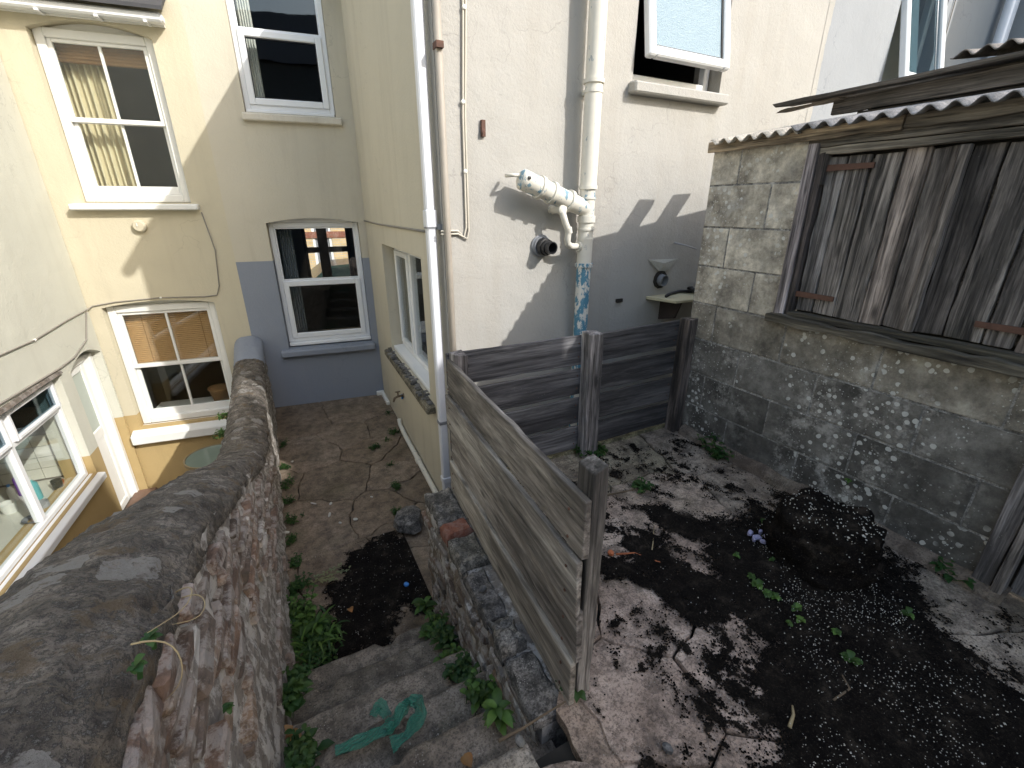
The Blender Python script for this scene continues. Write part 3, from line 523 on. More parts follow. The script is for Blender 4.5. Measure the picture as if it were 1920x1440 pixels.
# wing wall with kitchen window and back door
wh = [(2.6, 5.17, -.055, .965, 0), (5.37, 6.10, -.87, 1.0, .10)]
mb = MB(); wall_mesh(mb, NW, -1.5, 6.13, -.92, 5.2, .24, wh, lambda u, z: 1 if z < .135 else 0, (), (.135,)); bake('wing_wall', mb, [M['cream_g'], M['yellow']], nh)
mb = MB(); frame(mb, NW, 2.605, 5.166, -.053, .963, .045, .06, .12); NW.bar(mb, 4.33, 4.385, .0, .91, .061, .119); NW.bar(mb, 2.67, 5.115, .635, .685, .063, .117); kw = bake('window', mb, M['upvc'], nh, bevel=.006)
for a, b_ in ((2.68, 4.325), (4.39, 5.11)):
    mb = MB(); frame(mb, NW, a, b_, .68, .92, .034, .03, .075); bake('sash', mb, M['upvc'], kw, bevel=.006); pane(kw, NW, a + .03, b_ - .03, .71, .89, .05, 'glassb')
pane(kw, NW, 2.66, 4.335, -.005, .64, .09); pane(kw, NW, 4.38, 5.12, -.005, .64, .09)
sill(kw, NW, 2.55, 5.20, -.13, -.050, -.055, .0595, 'upvc', .006, .02)
mb = MB(); 
for k in range(24):
    t = 2.5 + k * .112; mb.hexa([NW.P(t, .962, -.02 - rnd.uniform(0, .012)), NW.P(t + .112, .962, -.02 - rnd.uniform(0, .012)), NW.P(t + .112, .962, .05), NW.P(t, .962, .05), NW.P(t, .985, -.012), NW.P(t + .112, .985, -.012), NW.P(t + .112, .995, -.002), NW.P(t, .995, -.002)])
bake('slate_drip', mb, M['slate'], kw, tint=(1.3, 1.1, .9))
kr = room(nh, NW, 2.2, 5.27, -.6, 1.6, .235, 2.4, 'room') 
mb = MB(); NW.bar(mb, 5.25, 5.262, -.10, .50, .245, 1.4); wt = bake('tile_wall', mb, M['grout'], nh)
tm = MB(); tm.box(-.072, .072, -.006, .006, -.052, .052); tme = tm.mesh('tile', M['tile'])
for i in range(7):
    for j in range(4): o = link('tile', tme, None); o.location = NW.P(5.246, .0 + j * .11, .33 + i * .15); o.rotation_euler = (0, 0, math.atan2(NW.dn.y, NW.dn.x)); setpar(o, wt)
mb = MB(); NW.bar(mb, 2.3, 5.245, -.12, -.07, .125, .75); bake('worktop', mb, M['tile'], nh, bevel=.006)
# back door
mb = MB(); NW.bar(mb, 5.38, 5.44, -.86, .90, .12, .19); NW.bar(mb, 6.03, 6.095, -.86, .90, .08, .19); NW.bar(mb, 5.44, 6.03, .84, .90, .121, .189); df = bake('door_frame', mb, M['wpaint'], nh, bevel=.006)
mb = MB(); frame(mb, NW, 5.443, 6.027, -.84, .838, .08, .145, .185); NW.bar(mb, 5.52, 5.95, .02, .13, .146, .184); NW.bar(mb, 5.52, 5.95, -.76, .02, .16, .175); dr = bake('door', mb, M['wpaint'], nh, bevel=.008)
mb = MB(); NW.bar(mb, 5.515, 5.955, .12, .765, .162, .170); bake('door_pane', mb, m_plain('obscure_door_glass', (.42, .47, .42), .35, .08), dr)
mb = MB(); NW.bar(mb, 5.43, 6.05, .902, .98, .15, .17); bake('fanlight', mb, M['rust'], df)
mb = MB(); NW.bar(mb, 5.39, 6.08, -.87, -.80, -.10, .115); bake('doorstep', mb, m_plain('brown_step_tile', (.17, .105, .075), .7, .3, 20), nh, bevel=.01)
room(nh, NW, 5.28, 6.5, -.9, 1.2, .2, 1.6, 'dark')
# eaves gutter above the upper sash window
G = Pl((-.15, 5.918), (1.074, 5.754))
mb = MB(); G.bar(mb, ub(-2.1), ub(-.47), 3.865, 3.935, -.16, -.045); gt = bake('gutter', mb, M['upvc'], nh, bevel=.015)
mb = MB(); G.bar(mb, ub(-2.1), ub(-.49), 3.862, 3.95, -.044, -.003); bake('fascia', mb, M['wpaint'], nh)
mb = MB(); P = G.P; mb.hexa([P(ub(-2.1), 3.94, -.21), P(ub(-.44), 3.94, -.21), P(ub(-.44), 4.08, -.002), P(ub(-2.1), 4.08, -.002), P(ub(-2.1), 3.97, -.21), P(ub(-.44), 3.97, -.21), P(ub(-.44), 4.12, -.002), P(ub(-2.1), 4.12, -.002)]); bake('eaves_slates', mb, M['slateroof'], nh)
for u_ in (-1.35, -.95, -.6): mb = MB(); G.bar(mb, ub(u_) - .012, ub(u_) + .012, 3.85, 3.865, -.17, -.04); bake('gutter_bracket', mb, M['upvc'], gt)
mb = MB(); mb.hexa([(-4.2, 5.9, 6.4), (-.335, 5.72, 6.4), (-.335, 8, 8.2), (-4.2, 8, 8.2), (-4.2, 5.9, 6.5), (-.335, 5.72, 6.5), (-.335, 8, 8.3), (-4.2, 8, 8.3)]); bake('roof', mb, M['slateroof'], nh)
# ------------------------------------------------------------------ white house on the right
wh_ = thing('terraced_house', 'white rendered house beyond the shed with an open top-hung window', 'house', (6, 2.8, 0))
X0 = .95 + 3.27
wa, wb = onY(1660, 130, 2.72).x - .02, onY(1757, 80, 2.72).x
mb = MB(); WP = Pl((X0, 2.72), (X0 + 2, 2.72)); wall_mesh(mb, WP, 0, 4.5, -.05, 6, .26, [(wa - X0, wb - X0, 2.9, 4.3, 0)]); bake('wall', mb, M['white_r'], wh_)
mb = MB(); rg = []
zz = [-.05 + .12 * k for k in range(40)]
for k, z in enumerate(zz[:-1]):      # the cream paint of the wing ends in an uneven cut line on the white wall
    e0, e1 = .02 + .025 * fbm(z * 3, 2, 1) + .01 * rnd.random(), .02 + .025 * fbm(zz[k + 1] * 3, 2, 1)
    mb.quad((X0 - .02, 2.7175, z), (X0 + e0 + .02, 2.7175, z), (X0 + e1 + .02, 2.7175, zz[k + 1]), (X0 - .02, 2.7175, zz[k + 1]))
bake('paint_edge', mb, M['cream_e'], hs)
room(wh_, WP, wa - X0 - .3, wb - X0 + .3, 2.6, 4.5, .25, .8, 'whitep')
mb = MB(); a, b_ = wa - X0 + .01, wb - X0 - .01; frame(mb, WP, a, b_, 2.92, 4.29, .06, .1, .16); WP.bar(mb, a + .06, b_ - .06, 3.33, 3.40, .101, .159); ww = bake('window', mb, M['upvc'], wh_, bevel=.006); pane(ww, WP, a + .05, b_ - .05, 2.97, 3.34, .12)
mb = MB(); org = Vector((0, 2.72 + .05, 4.22)); ang = math.radians(13); ou = Vector((0, -math.sin(ang), -math.cos(ang))); nn = Vector((0, -math.cos(ang), math.sin(ang))); END_p = END.p.x; hl = .86
def sp_(u, s_l, t): q = org + ou * s_l + nn * t; return Vector((X0 + u, q.y, q.z))
q0, q1 = a + .03, b_ - .03
sbar(mb, q0, q0 + .06, 0, hl, -.03, .03); sbar(mb, q1 - .06, q1, 0, hl, -.03, .03); sbar(mb, q0 + .06, q1 - .06, 0, .06, -.03, .03); sbar(mb, q0 + .06, q1 - .06, hl - .06, hl, -.03, .03); bake('sash', mb, M['upvc'], ww, bevel=.01)
mb = MB(); sbar(mb, q0 + .055, q1 - .055, .055, hl - .055, -.004, .004); bake('pane', mb, M['glassb'], ww)
mb = MB(); sbar(mb, q0 + .08, q0 + .36, .06, hl - .06, -.05, -.045); bake('net_curtain', mb, M['whitep'], ww)
mb = MB(); x_ = onY(1840, 80, 2.72).x + .12; mb.box(x_ + .25, x_ + .5, 1.0, 2.719, -.05, 6); bake('projecting_wall', mb, M['white_r'], wh_)
t = thing('downpipe', 'white round downpipe on the white rendered house', 'pipe', (x_, 2.6, 0))
mb = MB(); mb.tube([(x_, 2.62, 0), (x_, 2.62, 6)], .055, 14); bake('pipe', mb, M['wpipe'], t, smooth=True)
for z in (3.2, 5.0): mb = MB(); mb.tube([(x_, 2.62, z), (x_, 2.62, z + .09)], .068, 14); bake('collar', mb, M['wpipe'], t, smooth=True)
xc = onY(1790, 0, 2.72).x
mb = MB(); mb.tube([(xc, 2.71, 2.2), (xc - .01, 2.708, 3.4), (xc, 2.71, 5.8)], .005, 6); tag(bake('cable', mb, M['cableg'], smooth=True), 'thin grey cable running down the white house wall', 'cable')
# ------------------------------------------------------------------ added sun blocker, unseen, stepped to shape the shade on the terrace
ob = thing('sun_blocker', 'unseen tall cream block added behind the shed to shade the terrace', 'building', (6, -4, 0))
mb = MB(); prof = [(-6.4, -.87), (-1.3, -.87), (-1.3, 4.75), (-1.9, 4.85), (-1.9, 5.9), (-2.3, 5.95), (-2.8, 6.2), (-3.1, 6.3), (-3.3, 7.0), (-5.0, 7.1), (-6.4, 7.3)]
n = len(prof); mb.v = [(3.5, y, z) for y, z in prof] + [(3.5 + .627 * 2.2, y - 2.2, z) for y, z in prof]; mb.f = [tuple(range(n)), tuple(range(n, 2 * n))] + [(i, (i + 1) % n, n + (i + 1) % n, n + i) for i in range(n)]; mb.m = [0] * len(mb.f); bake('wall', mb, M['cream'], ob)
for y in (-4.5,):
    mb = MB(); mb.box(3.46, 3.499, y - .5, y + .5, 3.2, 4.6); f_ = bake('window', mb, M['upvc'], ob); mb = MB(); mb.box(3.45, 3.459, y - .43, y + .43, 3.27, 4.53); bake('pane', mb, M['glassb'], f_)
rh = thing('terraced_house', 'slate-roofed house row across the gardens behind the camera', 'house', (0, -15, -.87))
mb = MB(); mb.box(-7, 3, -20, -14, -.87, 8.4); bake('wall', mb, M['slateroof'], rh); mb = MB(); mb.prism([(0, 0)] * 3, 0, 0) if False else mb.add([(-7.2, -13.8, 8.4), (3.2, -13.8, 8.4), (3.2, -20.2, 8.4), (-7.2, -20.2, 8.4), (-7.2, -17, 11.2), (3.2, -17, 11.2)], [(0, 1, 5, 4), (2, 3, 4, 5), (0, 4, 3), (1, 2, 5)]); bake('roof', mb, M['slateroof'], rh)
for x in (-5.5, -2, 1):
    mb = MB(); mb.box(x - .5, x + .5, -13.99, -13.95, 2.6, 4.2); f_ = bake('window', mb, M['upvc'], rh); mb = MB(); mb.box(x - .43, x + .43, -13.949, -13.94, 2.67, 4.13); bake('pane', mb, M['glassb'], f_)
# ------------------------------------------------------------------ the street seen through the house
street = MB(); street.box(-40, 40, 9.75, 30, -.879, -.40); struct('street', street, M['asph'])
bh = thing('brick_house', 'yellow brick house with a red band seen through the blue house window', 'house', (1.5, 17, -.4))
mb = MB(); BP = Pl((-8, 17), (12, 17)); w0 = onY(664, 440, 17).x + 8; w1 = onY(612, 440, 17).x + 8; wall_mesh(mb, BP, 0, 20, -.4, 6.5, .3, [(w0, w0 + .9, .4, 2.0, 0), (w1 - .45, w1 + .15, .3, 1.9, 0), (w1 + 3, w1 + 4, .4, 2, 0)]); bake('wall', mb, M['brickw'], bh)
zb = onY(640, 437, 17).z; mb = MB(); BP.bar(mb, 0, 20, zb - .14, zb + .06, -.03, .01); bake('red_band', mb, M['brick'], bh)
for a, b_, c_, d_ in ((w0, w0 + .9, .4, 2.0), (w1 - .45, w1 + .15, .3, 1.9)):
    mb = MB(); frame(mb, BP, a, b_, c_, d_, .08, .02, .1); f_ = bake('window', mb, M['upvc'], bh); mb = MB(); BP.bar(mb, a + .08, b_ - .08, c_ + .08, d_ - .08, .05, .06); bake('pane', mb, M['greyp'], f_)
def car(label, cx_, cy_, mat):
    t = thing('parked_car', label, 'car', (cx_, cy_, -.4)); z = -.4
    pr = [(-2.05, .28), (-2.1, .62), (-1.95, .86), (-1.1, .95), (-.55, 1.36), (.75, 1.42), (1.45, .98), (1.98, .9), (2.1, .6), (2.05, .28)]
    mb = MB(); n = len(pr)
    for yy, k in ((-.85, 1), (-.78, 1), (.78, 1), (.85, 1)):
        for (x, h_) in pr: s_ = .84 if (h_ > .97) else 1; mb.v.append((cx_ + x, cy_ + yy * s_, z + h_))
    for r_ in range(3): mb.f += [(r_ * n + i, r_ * n + (i + 1) % n, (r_ + 1) * n + (i + 1) % n, (r_ + 1) * n + i) for i in range(n)]
    mb.f += [tuple(range(n)), tuple(range(3 * n, 4 * n))]; mb.m = [0] * len(mb.f); bake('body', mb, mat, t)
    mb = MB(); mb.add([(cx_ - .95, cy_ - .80, z + 1.0), (cx_ + .05, cy_ - .80, z + 1.0), (cx_ + .05, cy_ - .73, z + 1.33), (cx_ - .5, cy_ - .73, z + 1.31)], [(0, 1, 2, 3)]); mb.add([(cx_ + .12, cy_ - .80, z + 1.0), (cx_ + 1.25, cy_ - .80, z + 1.0), (cx_ + .7, cy_ - .73, z + 1.36), (cx_ + .12, cy_ - .73, z + 1.34)], [(0, 1, 2, 3)]); bake('side_windows', mb, M['glassb'], t)
    for x in (-1.3, 1.3): mb = MB(); mb.tube([(cx_ + x, cy_ - .88, z + .31), (cx_ + x, cy_ - .66, z + .31)], .31, 16); bake('wheel', mb, M['tyre'], t)
q = onY(650, 605, 12.5); car('dark green car parked in the street behind the house', q.x + .3, 13.2, M['carp']); q = onY(592, 640, 12.5); car('red car parked in the street behind the house', onY(560, 610, 12.5).x - 1.3, 13.3, M['carr'])

# ------------------------------------------------------------------ boundary wall on the left
EDGE = [(-2, 1.9), (0, 1.85), (.46, 1.79), (.6, 1.76), (.85, 1.69), (1.2, 1.57), (1.5, 1.45), (1.85, 1.31), (2.5, 1.02), (2.9, .86), (3.3, .76), (3.7, .72), (4.6, .72), (5.3, .76), (5.95, .86)]
edge = lambda y: (interp(y - .12, EDGE) + interp(y, EDGE) + interp(y + .12, EDGE)) / 3
bw = thing('boundary_wall', 'old rubble garden wall with rounded cement coping curving down towards the houses', 'wall', (-.38, 2.5, -.87))
FX, BX = -.25, -.52
def rough(y, z): return .016 * fbm(y * 5, z * 16, 3.1, 5) + .012 * fbm(y * 14, z * 40, 7.7, 4)
ys = [-1.6 + .022 * k for k in range(346)]; mb = MB(); nz = 44
for y in ys:
    zt = edge(y) + .01
    for k in range(nz + 1): z = -.05 + (zt + .05) * k / nz; mb.v.append((FX + rough(y, z), y, z))
for i in range(len(ys) - 1):
    for k in range(nz): a = i * (nz + 1) + k; mb.f.append((a, a + nz + 1, a + nz + 2, a + 1)); mb.m.append(0)
bake('rubble_face', mb, M['lime'], bw, smooth=True, fix=False)
mb = MB()
for a, b_ in zip(ys[::8], ys[8::8] + [ys[-1]]): mb.hexa([(BX + .03, a, -.87), (FX - .035, a, -.87), (FX - .035, b_, -.87), (BX + .03, b_, -.87), (BX + .03, a, edge(a)), (FX - .035, a, edge(a)), (FX - .035, b_, edge(b_)), (BX + .03, b_, edge(b_))])
bake('core', mb, M['lime'], bw, fix=False)
def coping(y0, y1, name, mat, lift=0.0, rough_=1.0):
    n = int((y1 - y0) / .016); mb = MB(); na = 26
    for i in range(n + 1):
        y = lerp(y0, y1, i / n); e = edge(y)
        for k in range(na + 1):
            a = math.pi * k / na; cx_, hw = -.380, .142 + lift
            x = cx_ + hw * math.copysign(abs(math.cos(a)) ** .85, math.cos(a)); z = e - .035 + (.115 + lift) * max(0, math.sin(a)) ** .8
            d = rough_ * (.010 * fbm(y * 3.5, k * .25, .4, 3) + .008 * fbm(y * 12, k * .8, 2.2, 4) + .006 * fbm(y * 45, k * 2.4, 5))
            mb.v.append((x + d * math.cos(a) * (1.3 if k < 4 else 1), y, z + d * max(.25, math.sin(a))))
        mb.v.append((cx_ - hw + .05, y, e - .05)); mb.v.append((cx_ + hw - .05, y, e - .05))
    w_ = na + 3
    for i in range(n):
        for k in range(w_): a, b_ = i * w_ + k, i * w_ + (k + 1) % w_; mb.f.append((a, b_, b_ + w_, a + w_)); mb.m.append(0)
    mb.f += [tuple(range(w_)), tuple(range(n * w_, (n + 1) * w_))]; mb.m += [0, 0]
    return bake(name, mb, mat, bw, smooth=True)
coping(-1.6, 5.30, 'coping', M['coping']); c_ = coping(5.302, 5.93, 'coping', M['blue'], .004, .5); c_['label'] = 'blue-grey painted end of the coping'
def rock_mesh(name, mat, seed, sub=1, j=.22, bv=.09):
    r_ = random.Random(seed); bm = bmesh.new(); bmesh.ops.create_cube(bm, size=1)
    for v in bm.verts: v.co += Vector((r_.uniform(-j, j), r_.uniform(-j, j), r_.uniform(-j, j))) * .5
    bmesh.ops.bevel(bm, geom=bm.edges[:], offset=bv, segments=1, affect='EDGES')
    me = bpy.data.meshes.new(name); bm.to_mesh(me); bm.free(); me.materials.append(mat); return me
ROCK = [rock_mesh('stone', M['stone'], k) for k in range(10)]; ROCKL = [rock_mesh('stone', M['lime'], 40 + k) for k in range(6)]
cnt = 0; z = .02
def stone_at(parent, x, y, z, ly, lz, dx, mesh, tint, rot=.12, name='stone'):
    o = link(name, mesh, None, tint); o.location = (x, y, z); o.scale = (dx, ly, lz); o.rotation_euler = (rnd.uniform(-rot, rot), rnd.uniform(-.1, .1), rnd.uniform(-.06, .06)); setpar(o, parent); return o
TINTS = [(1, 1, 1), (1.2, 1.0, .88), (.7, .67, .65), (1.1, 1.07, 1.05), (.85, .75, .7), (1.3, 1.18, 1.0), (1.2, 1.2, 1.2)]
for row in range(60):
    zr = .03 + row * .030; y = .30 + rnd.uniform(0, .1)
    while y < 3.4:
        ly = rnd.uniform(.05, .22); yc = y + ly / 2; gapz = edge(yc) - zr
        if gapz > .085 and cnt < 285:
            pr = .75 if gapz < .24 else (.34 if gapz < .45 else .07)
            if yc > 2.2: pr *= .5
            if rnd.random() < pr:
                stone_at(bw, FX - .012, yc, zr, ly * .95, rnd.uniform(.014, .034), rnd.uniform(.045, .08), rnd.choice(ROCK if rnd.random() < .82 else ROCKL), rnd.choice(TINTS)); cnt += 1
        y += ly + rnd.uniform(.0, .04)
# big stones that show under the coping
for (px_, py_, ly, lz) in ((318, 1250, .11, .05), (285, 1350, .09, .04), (352, 1130, .07, .03), (430, 1215, .04, .07), (410, 1050, .08, .04), (262, 1420, .08, .04)):
    q = onX(px_, py_, FX + .02); stone_at(bw, FX - .010, q.y, q.z, ly, lz, .07, rnd.choice(ROCK), (1.05, .9, .84), .05)

# ------------------------------------------------------------------ steps
st = thing('garden_steps', 'rough grey concrete steps leading down between two rubble walls', 'steps', (.13, 1.3, 0))
NOS = [1.90, 1.675, 1.435, 1.195, .965, .75]
for i, yn in enumerate(NOS):
    z = .145 * (i + 1) - (.004 if i == 5 else 0); yb_ = (NOS[i + 1] - .02) if i < 5 else .56; x0, x1 = -.275, (.545 if i < 5 else .43); mb = MB(); nx = 40; ny = 12
    prof = [(yn + .012, z - .145 - .02), (yn + .010, z - .09), (yn + .004, z - .035), (yn - .004, z - .010), (yn - .018, z - .001)] + [(lerp(yn - .03, yb_, k / ny), z) for k in range(ny + 1)]
    for k in range(nx + 1):
        x = lerp(x0, x1, k / nx); wear = .005 * fbm(x * 5, i * 3.3, 1, 4)
        for j, (y, zz) in enumerate(prof):
            d = .006 * fbm(x * 9, y * 9, i, 5); ch = max(0, fbm(x * 7, i * 9.1, 4, 3) - .25) * .07 if j < 6 else 0
            mb.v.append((x, y + (wear - ch if j < 7 else 0) + .3 * d, zz + d * (1 if j > 3 else .5) - ch * .5 * (j in (2, 3, 4, 5))))
    n = len(prof)
    for k in range(nx):
        for j in range(n - 1): a = k * n + j; mb.f.append((a, a + 1, a + n + 1, a + n)); mb.m.append(0)
    o = bake('step', mb, M['step'], st, smooth=True, tint=rnd.choice([(1, 1, 1), (.85, .85, .82), (1.1, 1.08, 1.05), (.95, .9, .86)]), fix=False)
# ------------------------------------------------------------------ retaining wall between steps and terrace
rw = thing('retaining_wall', 'low rubble retaining wall beside the steps, topped with mossy stones and brick', 'wall', (.6, 1.4, 0))
lx = lambda y: lerp(.490, .545, (y - .79) / 1.29)     # its left face in plan
mb = MB(); ny, nz = 90, 40
for i in range(ny + 1):
    y = lerp(.775, 2.085, i / ny)
    for k in range(nz + 1): z = lerp(-.05, TZ - .03, k / nz); mb.v.append((lx(y) + rough(y + 7, z) * 1.1 + .02 * (TZ - z) * 0, y, z))
for i in range(ny):
    for k in range(nz): a = i * (nz + 1) + k; mb.f.append((a, a + nz + 1, a + nz + 2, a + 1)); mb.m.append(0)
bake('rubble_face', mb, M['lime'], rw, smooth=True, fix=False, tint=(1.0, .9, .78))
mb = MB(); mb.hexa([(lx(.775) + .02, .775, -.05), (.66, .775, -.05), (.72, 2.085, -.05), (lx(2.085) + .02, 2.085, -.05), (lx(.775) + .02, .775, TZ - .03), (.66, .775, TZ - .03), (.72, 2.085, TZ - .03), (lx(2.085) + .02, 2.085, TZ - .03)]); bake('core', mb, M['lime'], rw)
for row in range(22):
    zr = .02 + row * .038; y = .8 + rnd.uniform(0, .1)
    while y < 2.02:
        ly = rnd.uniform(.06, .2)
        if rnd.random() < .42 and zr < TZ - .06: stone_at(rw, lx(y + ly / 2) + .015, y + ly / 2, zr, ly, rnd.uniform(.026, .05), rnd.uniform(.04, .075), rnd.choice(ROCK if rnd.random() < .5 else ROCKL), rnd.choice(TINTS))
        y += ly + rnd.uniform(0, .05)
def capstone(y0, y1, x1, z1, mat, seed, tint=(1, 1, 1), name='cap_stone', amp=.012):
    mb = MB(); n = 10
    for i in range(n + 1):
        y = lerp(y0, y1, i / n); e = .02 * (1 if i in (0, n) else 0)
        for k in range(n + 1):
            t = k / n; x = lerp(lx(y) - .008, x1, t); d = amp * fbm(x * 16, y * 16, seed, 5); ed = .018 if (k in (0, n) or i in (0, n)) else 0
            mb.v.append((x + amp * fbm(y * 11, seed, k * .2), y + amp * .7 * fbm(x * 12, seed + 3, i * .3), z1 + d * 1.6 - ed))
    m_ = (n + 1) ** 2; rim = [k for k in range(n + 1)] + [i * (n + 1) + n for i in range(1, n + 1)] + [n * (n + 1) + k for k in range(n - 1, -1, -1)] + [i * (n + 1) for i in range(n - 1, 0, -1)]
    for i in range(n):
        for k in range(n): a = i * (n + 1) + k; mb.f.append((a, a + 1, a + n + 2, a + n + 1))
    for r_ in rim: x, y, z = mb.v[r_]; mb.v.append((x, y, TZ - .06))
    for q in range(len(rim)): a, b_ = rim[q], rim[(q + 1) % len(rim)]; mb.f.append((a, m_ + q, m_ + (q + 1) % len(rim), b_))
    mb.m = [0] * len(mb.f); return bake(name, mb, mat, rw, tint=tint, smooth=True, autosmooth=.9)
capstone(.775, 1.005, .60, .862, M['cap'], 1); capstone(1.012, 1.165, .585, .880, M['cap'], 2, (.8, .8, .78), amp=.022); capstone(1.17, 1.43, .60, .862, M['cap'], 3, (.8, .78, .78)); capstone(1.455, 1.665, .655, .868, M['cap'], 4, (1, .97, .9)); capstone(1.672, 1.775, .66, .875, M['brick'], 5, name='brick', amp=.006); capstone(1.785, 2.08, .68, .868, M['cap'], 6, (1.0, .98, .95))
# ------------------------------------------------------------------ timber: rough boards
def board(parent, name, p0, p1, wdir, width, tdir, thick, mat, tint=(1, 1, 1), seg=14, rag=.004, endrag=.0, bow=.0):
    p0, p1, wdir, tdir = Vector(p0), Vector(p1), Vector(wdir).normalized(), Vector(tdir).normalized(); L_ = (p1 - p0); mb = MB(); sd = rnd.uniform(0, 99); ln = L_.length
    for i in range(seg + 1):
        t = i / seg; c = p0 + L_ * t + tdir * (bow * math.sin(math.pi * t))
        wa = rag * fbm(t * ln * 7, sd, 1) ; wb = rag * fbm(t * ln * 7, sd, 5)
        for (a, b_) in ((0, 0), (1, 0), (1, 1), (0, 1)):
            e = L_.normalized() * (endrag * rnd.uniform(-1, 1)) if i in (0, seg) else Vector((0, 0, 0))
            mb.v.append(tuple(c + wdir * ((width + wb) if a else wa) + tdir * (thick * b_ + rag * .5 * fbm(t * ln * 5, sd + a * 3, b_)) + e))
    for i in range(seg):
        for k in range(4): a, b_ = i * 4 + k, i * 4 + (k + 1) % 4; mb.f.append((a, b_, b_ + 4, a + 4)); mb.m.append(0)
    mb.f += [(3, 2, 1, 0), tuple(seg * 4 + k for k in range(4))]; mb.m += [0, 0]
    return bake(name, mb, mat, parent, tint=tint, bevel=.0025)
f2 = thing('timber_fence', 'dark weathered timber fence of spaced boards along the far edge of the terrace', 'fence', (1.5, 2.0, TZ))
Zs = [(.905, 1.058), (1.083, 1.248), (1.276, 1.436), (1.466, 1.640)]
for z0, z1 in Zs:
    d = rnd.uniform(-.004, .004); board(f2, 'board', (.70, 2.046, z0 + d), (1.585, 2.046, z0 - d), (0, 0, 1), z1 - z0, (0, 1, 0), .022, M['woodfx'], rnd.choice([(1, 1, 1.03), (1.15, 1.12, 1.12), (.85, .85, .88)]))
    board(f2, 'board', (1.59, 2.046, z0 - d), (2.335, 2.046, z0 + .004), (0, 0, 1), z1 - z0 - .004, (0, 1, 0), .022, M['woodfx'], rnd.choice([(.75, .72, .7), (.62, .6, .6), (.85, .8, .78)]))
def post(par, x, y, z0, z1, w, d, mat, tint=(1, 1, 1), lean=(0, 0)):
    return board(par, 'post', (x - w / 2, y, z0), (x - w / 2 + lean[0], y + lean[1], z1), (1, 0, 0), w, (0, 1, 0), d, mat, tint, 12, .006, .008)
post(f2, 1.575, 1.962, TZ - .04, 1.66, .098, .082, M['woodz'], (1.35, 1.35, 1.4), (-.012, 0)); post(f2, 2.315, 1.965, TZ - .04, 1.66, .075, .08, M['woodz'], (.62, .55, .52), (.01, 0)); post(f2, .745, 1.965, TZ - .04, 1.655, .07, .08, M['woodz'], (.9, .9, .95))
def nails(par, pts, nd):
    for p in pts:
        mb = MB(); mb.lathe(p, [(0, .003), (.0045, .002), (.005, -.001)], 7, nd); bake('nail', mb, M['rust'], par)
nails(f2, [(x, 2.0452, (z0 + z1) / 2 + dz) for z0, z1 in Zs for x in (.80, 1.50, 1.66, 2.26) for dz in (-.04, .04)], (0, -1, 0))
ke = MB(); n = 40
for i in range(n + 1):
    x = lerp(.70, 2.36, i / n); h_ = .018 + .012 * fbm(x * 8, 2, 2); ke.v += [(x, 2.045 + .01 * fbm(x * 6, 1, 1), TZ - .02), (x, 2.05 + .01 * fbm(x * 6, 1, 1), TZ + h_), (x, 2.085, TZ + h_ - .004), (x, 2.09, TZ - .3)]
for i in range(n):
    for k in range(3): a = i * 4 + k; ke.f.append((a, a + 1, a + 5, a + 4)); ke.m.append(0)
bake('edge_kerb', ke, m_concrete('mossy_yellow_kerb', (.20, .18, .10), (.33, .30, .18), (.42, .39, .27), .5), terr, fix=False)
f1 = thing('timber_fence', 'grey-brown lapped board fence on top of the retaining wall beside the steps', 'fence', (.64, 1.4, TZ))
A, B = Vector((.603, .775, 0)), Vector((.690, 2.055, 0)); dr_ = (B - A).normalized(); nrm = Vector((dr_.y, -dr_.x, 0))   # nrm: towards the terrace
for k in range(4):
    z0, z1 = .852 + k * .193, .852 + k * .193 + .205; e0 = rnd.uniform(-.012, .012)
    board(f1, 'board', A - dr_ * e0 + Vector((0, 0, z0)) + nrm * (.010 if k % 2 else -.004), B + Vector((0, 0, z0 + .004)) + nrm * (.010 if k % 2 else -.004), (0, 0, 1), z1 - z0 - .020, nrm, .021, M['woodfy'], [(1.12, 1.08, 1.0), (.95, .92, .9), (1.0, .98, .95), (.78, .75, .72)][k], 22, .007, .01)
nails(f1, [A + dr_ * t - nrm * .0075 + Vector((0, 0, .852 + k * .193 + dz)) for k in range(4) for t in (.045, 1.22) for dz in (.05, .14)], -nrm)
pp = A + nrm * .027 + dr_ * .03
board(f1, 'post', (pp.x, pp.y - .03, TZ - .25), (pp.x + .004, pp.y - .03, 1.70), (1, 0, 0), .052, (0, 1, 0), .07, M['woodz'], (1.0, .98, .95), 12, .006, .012)
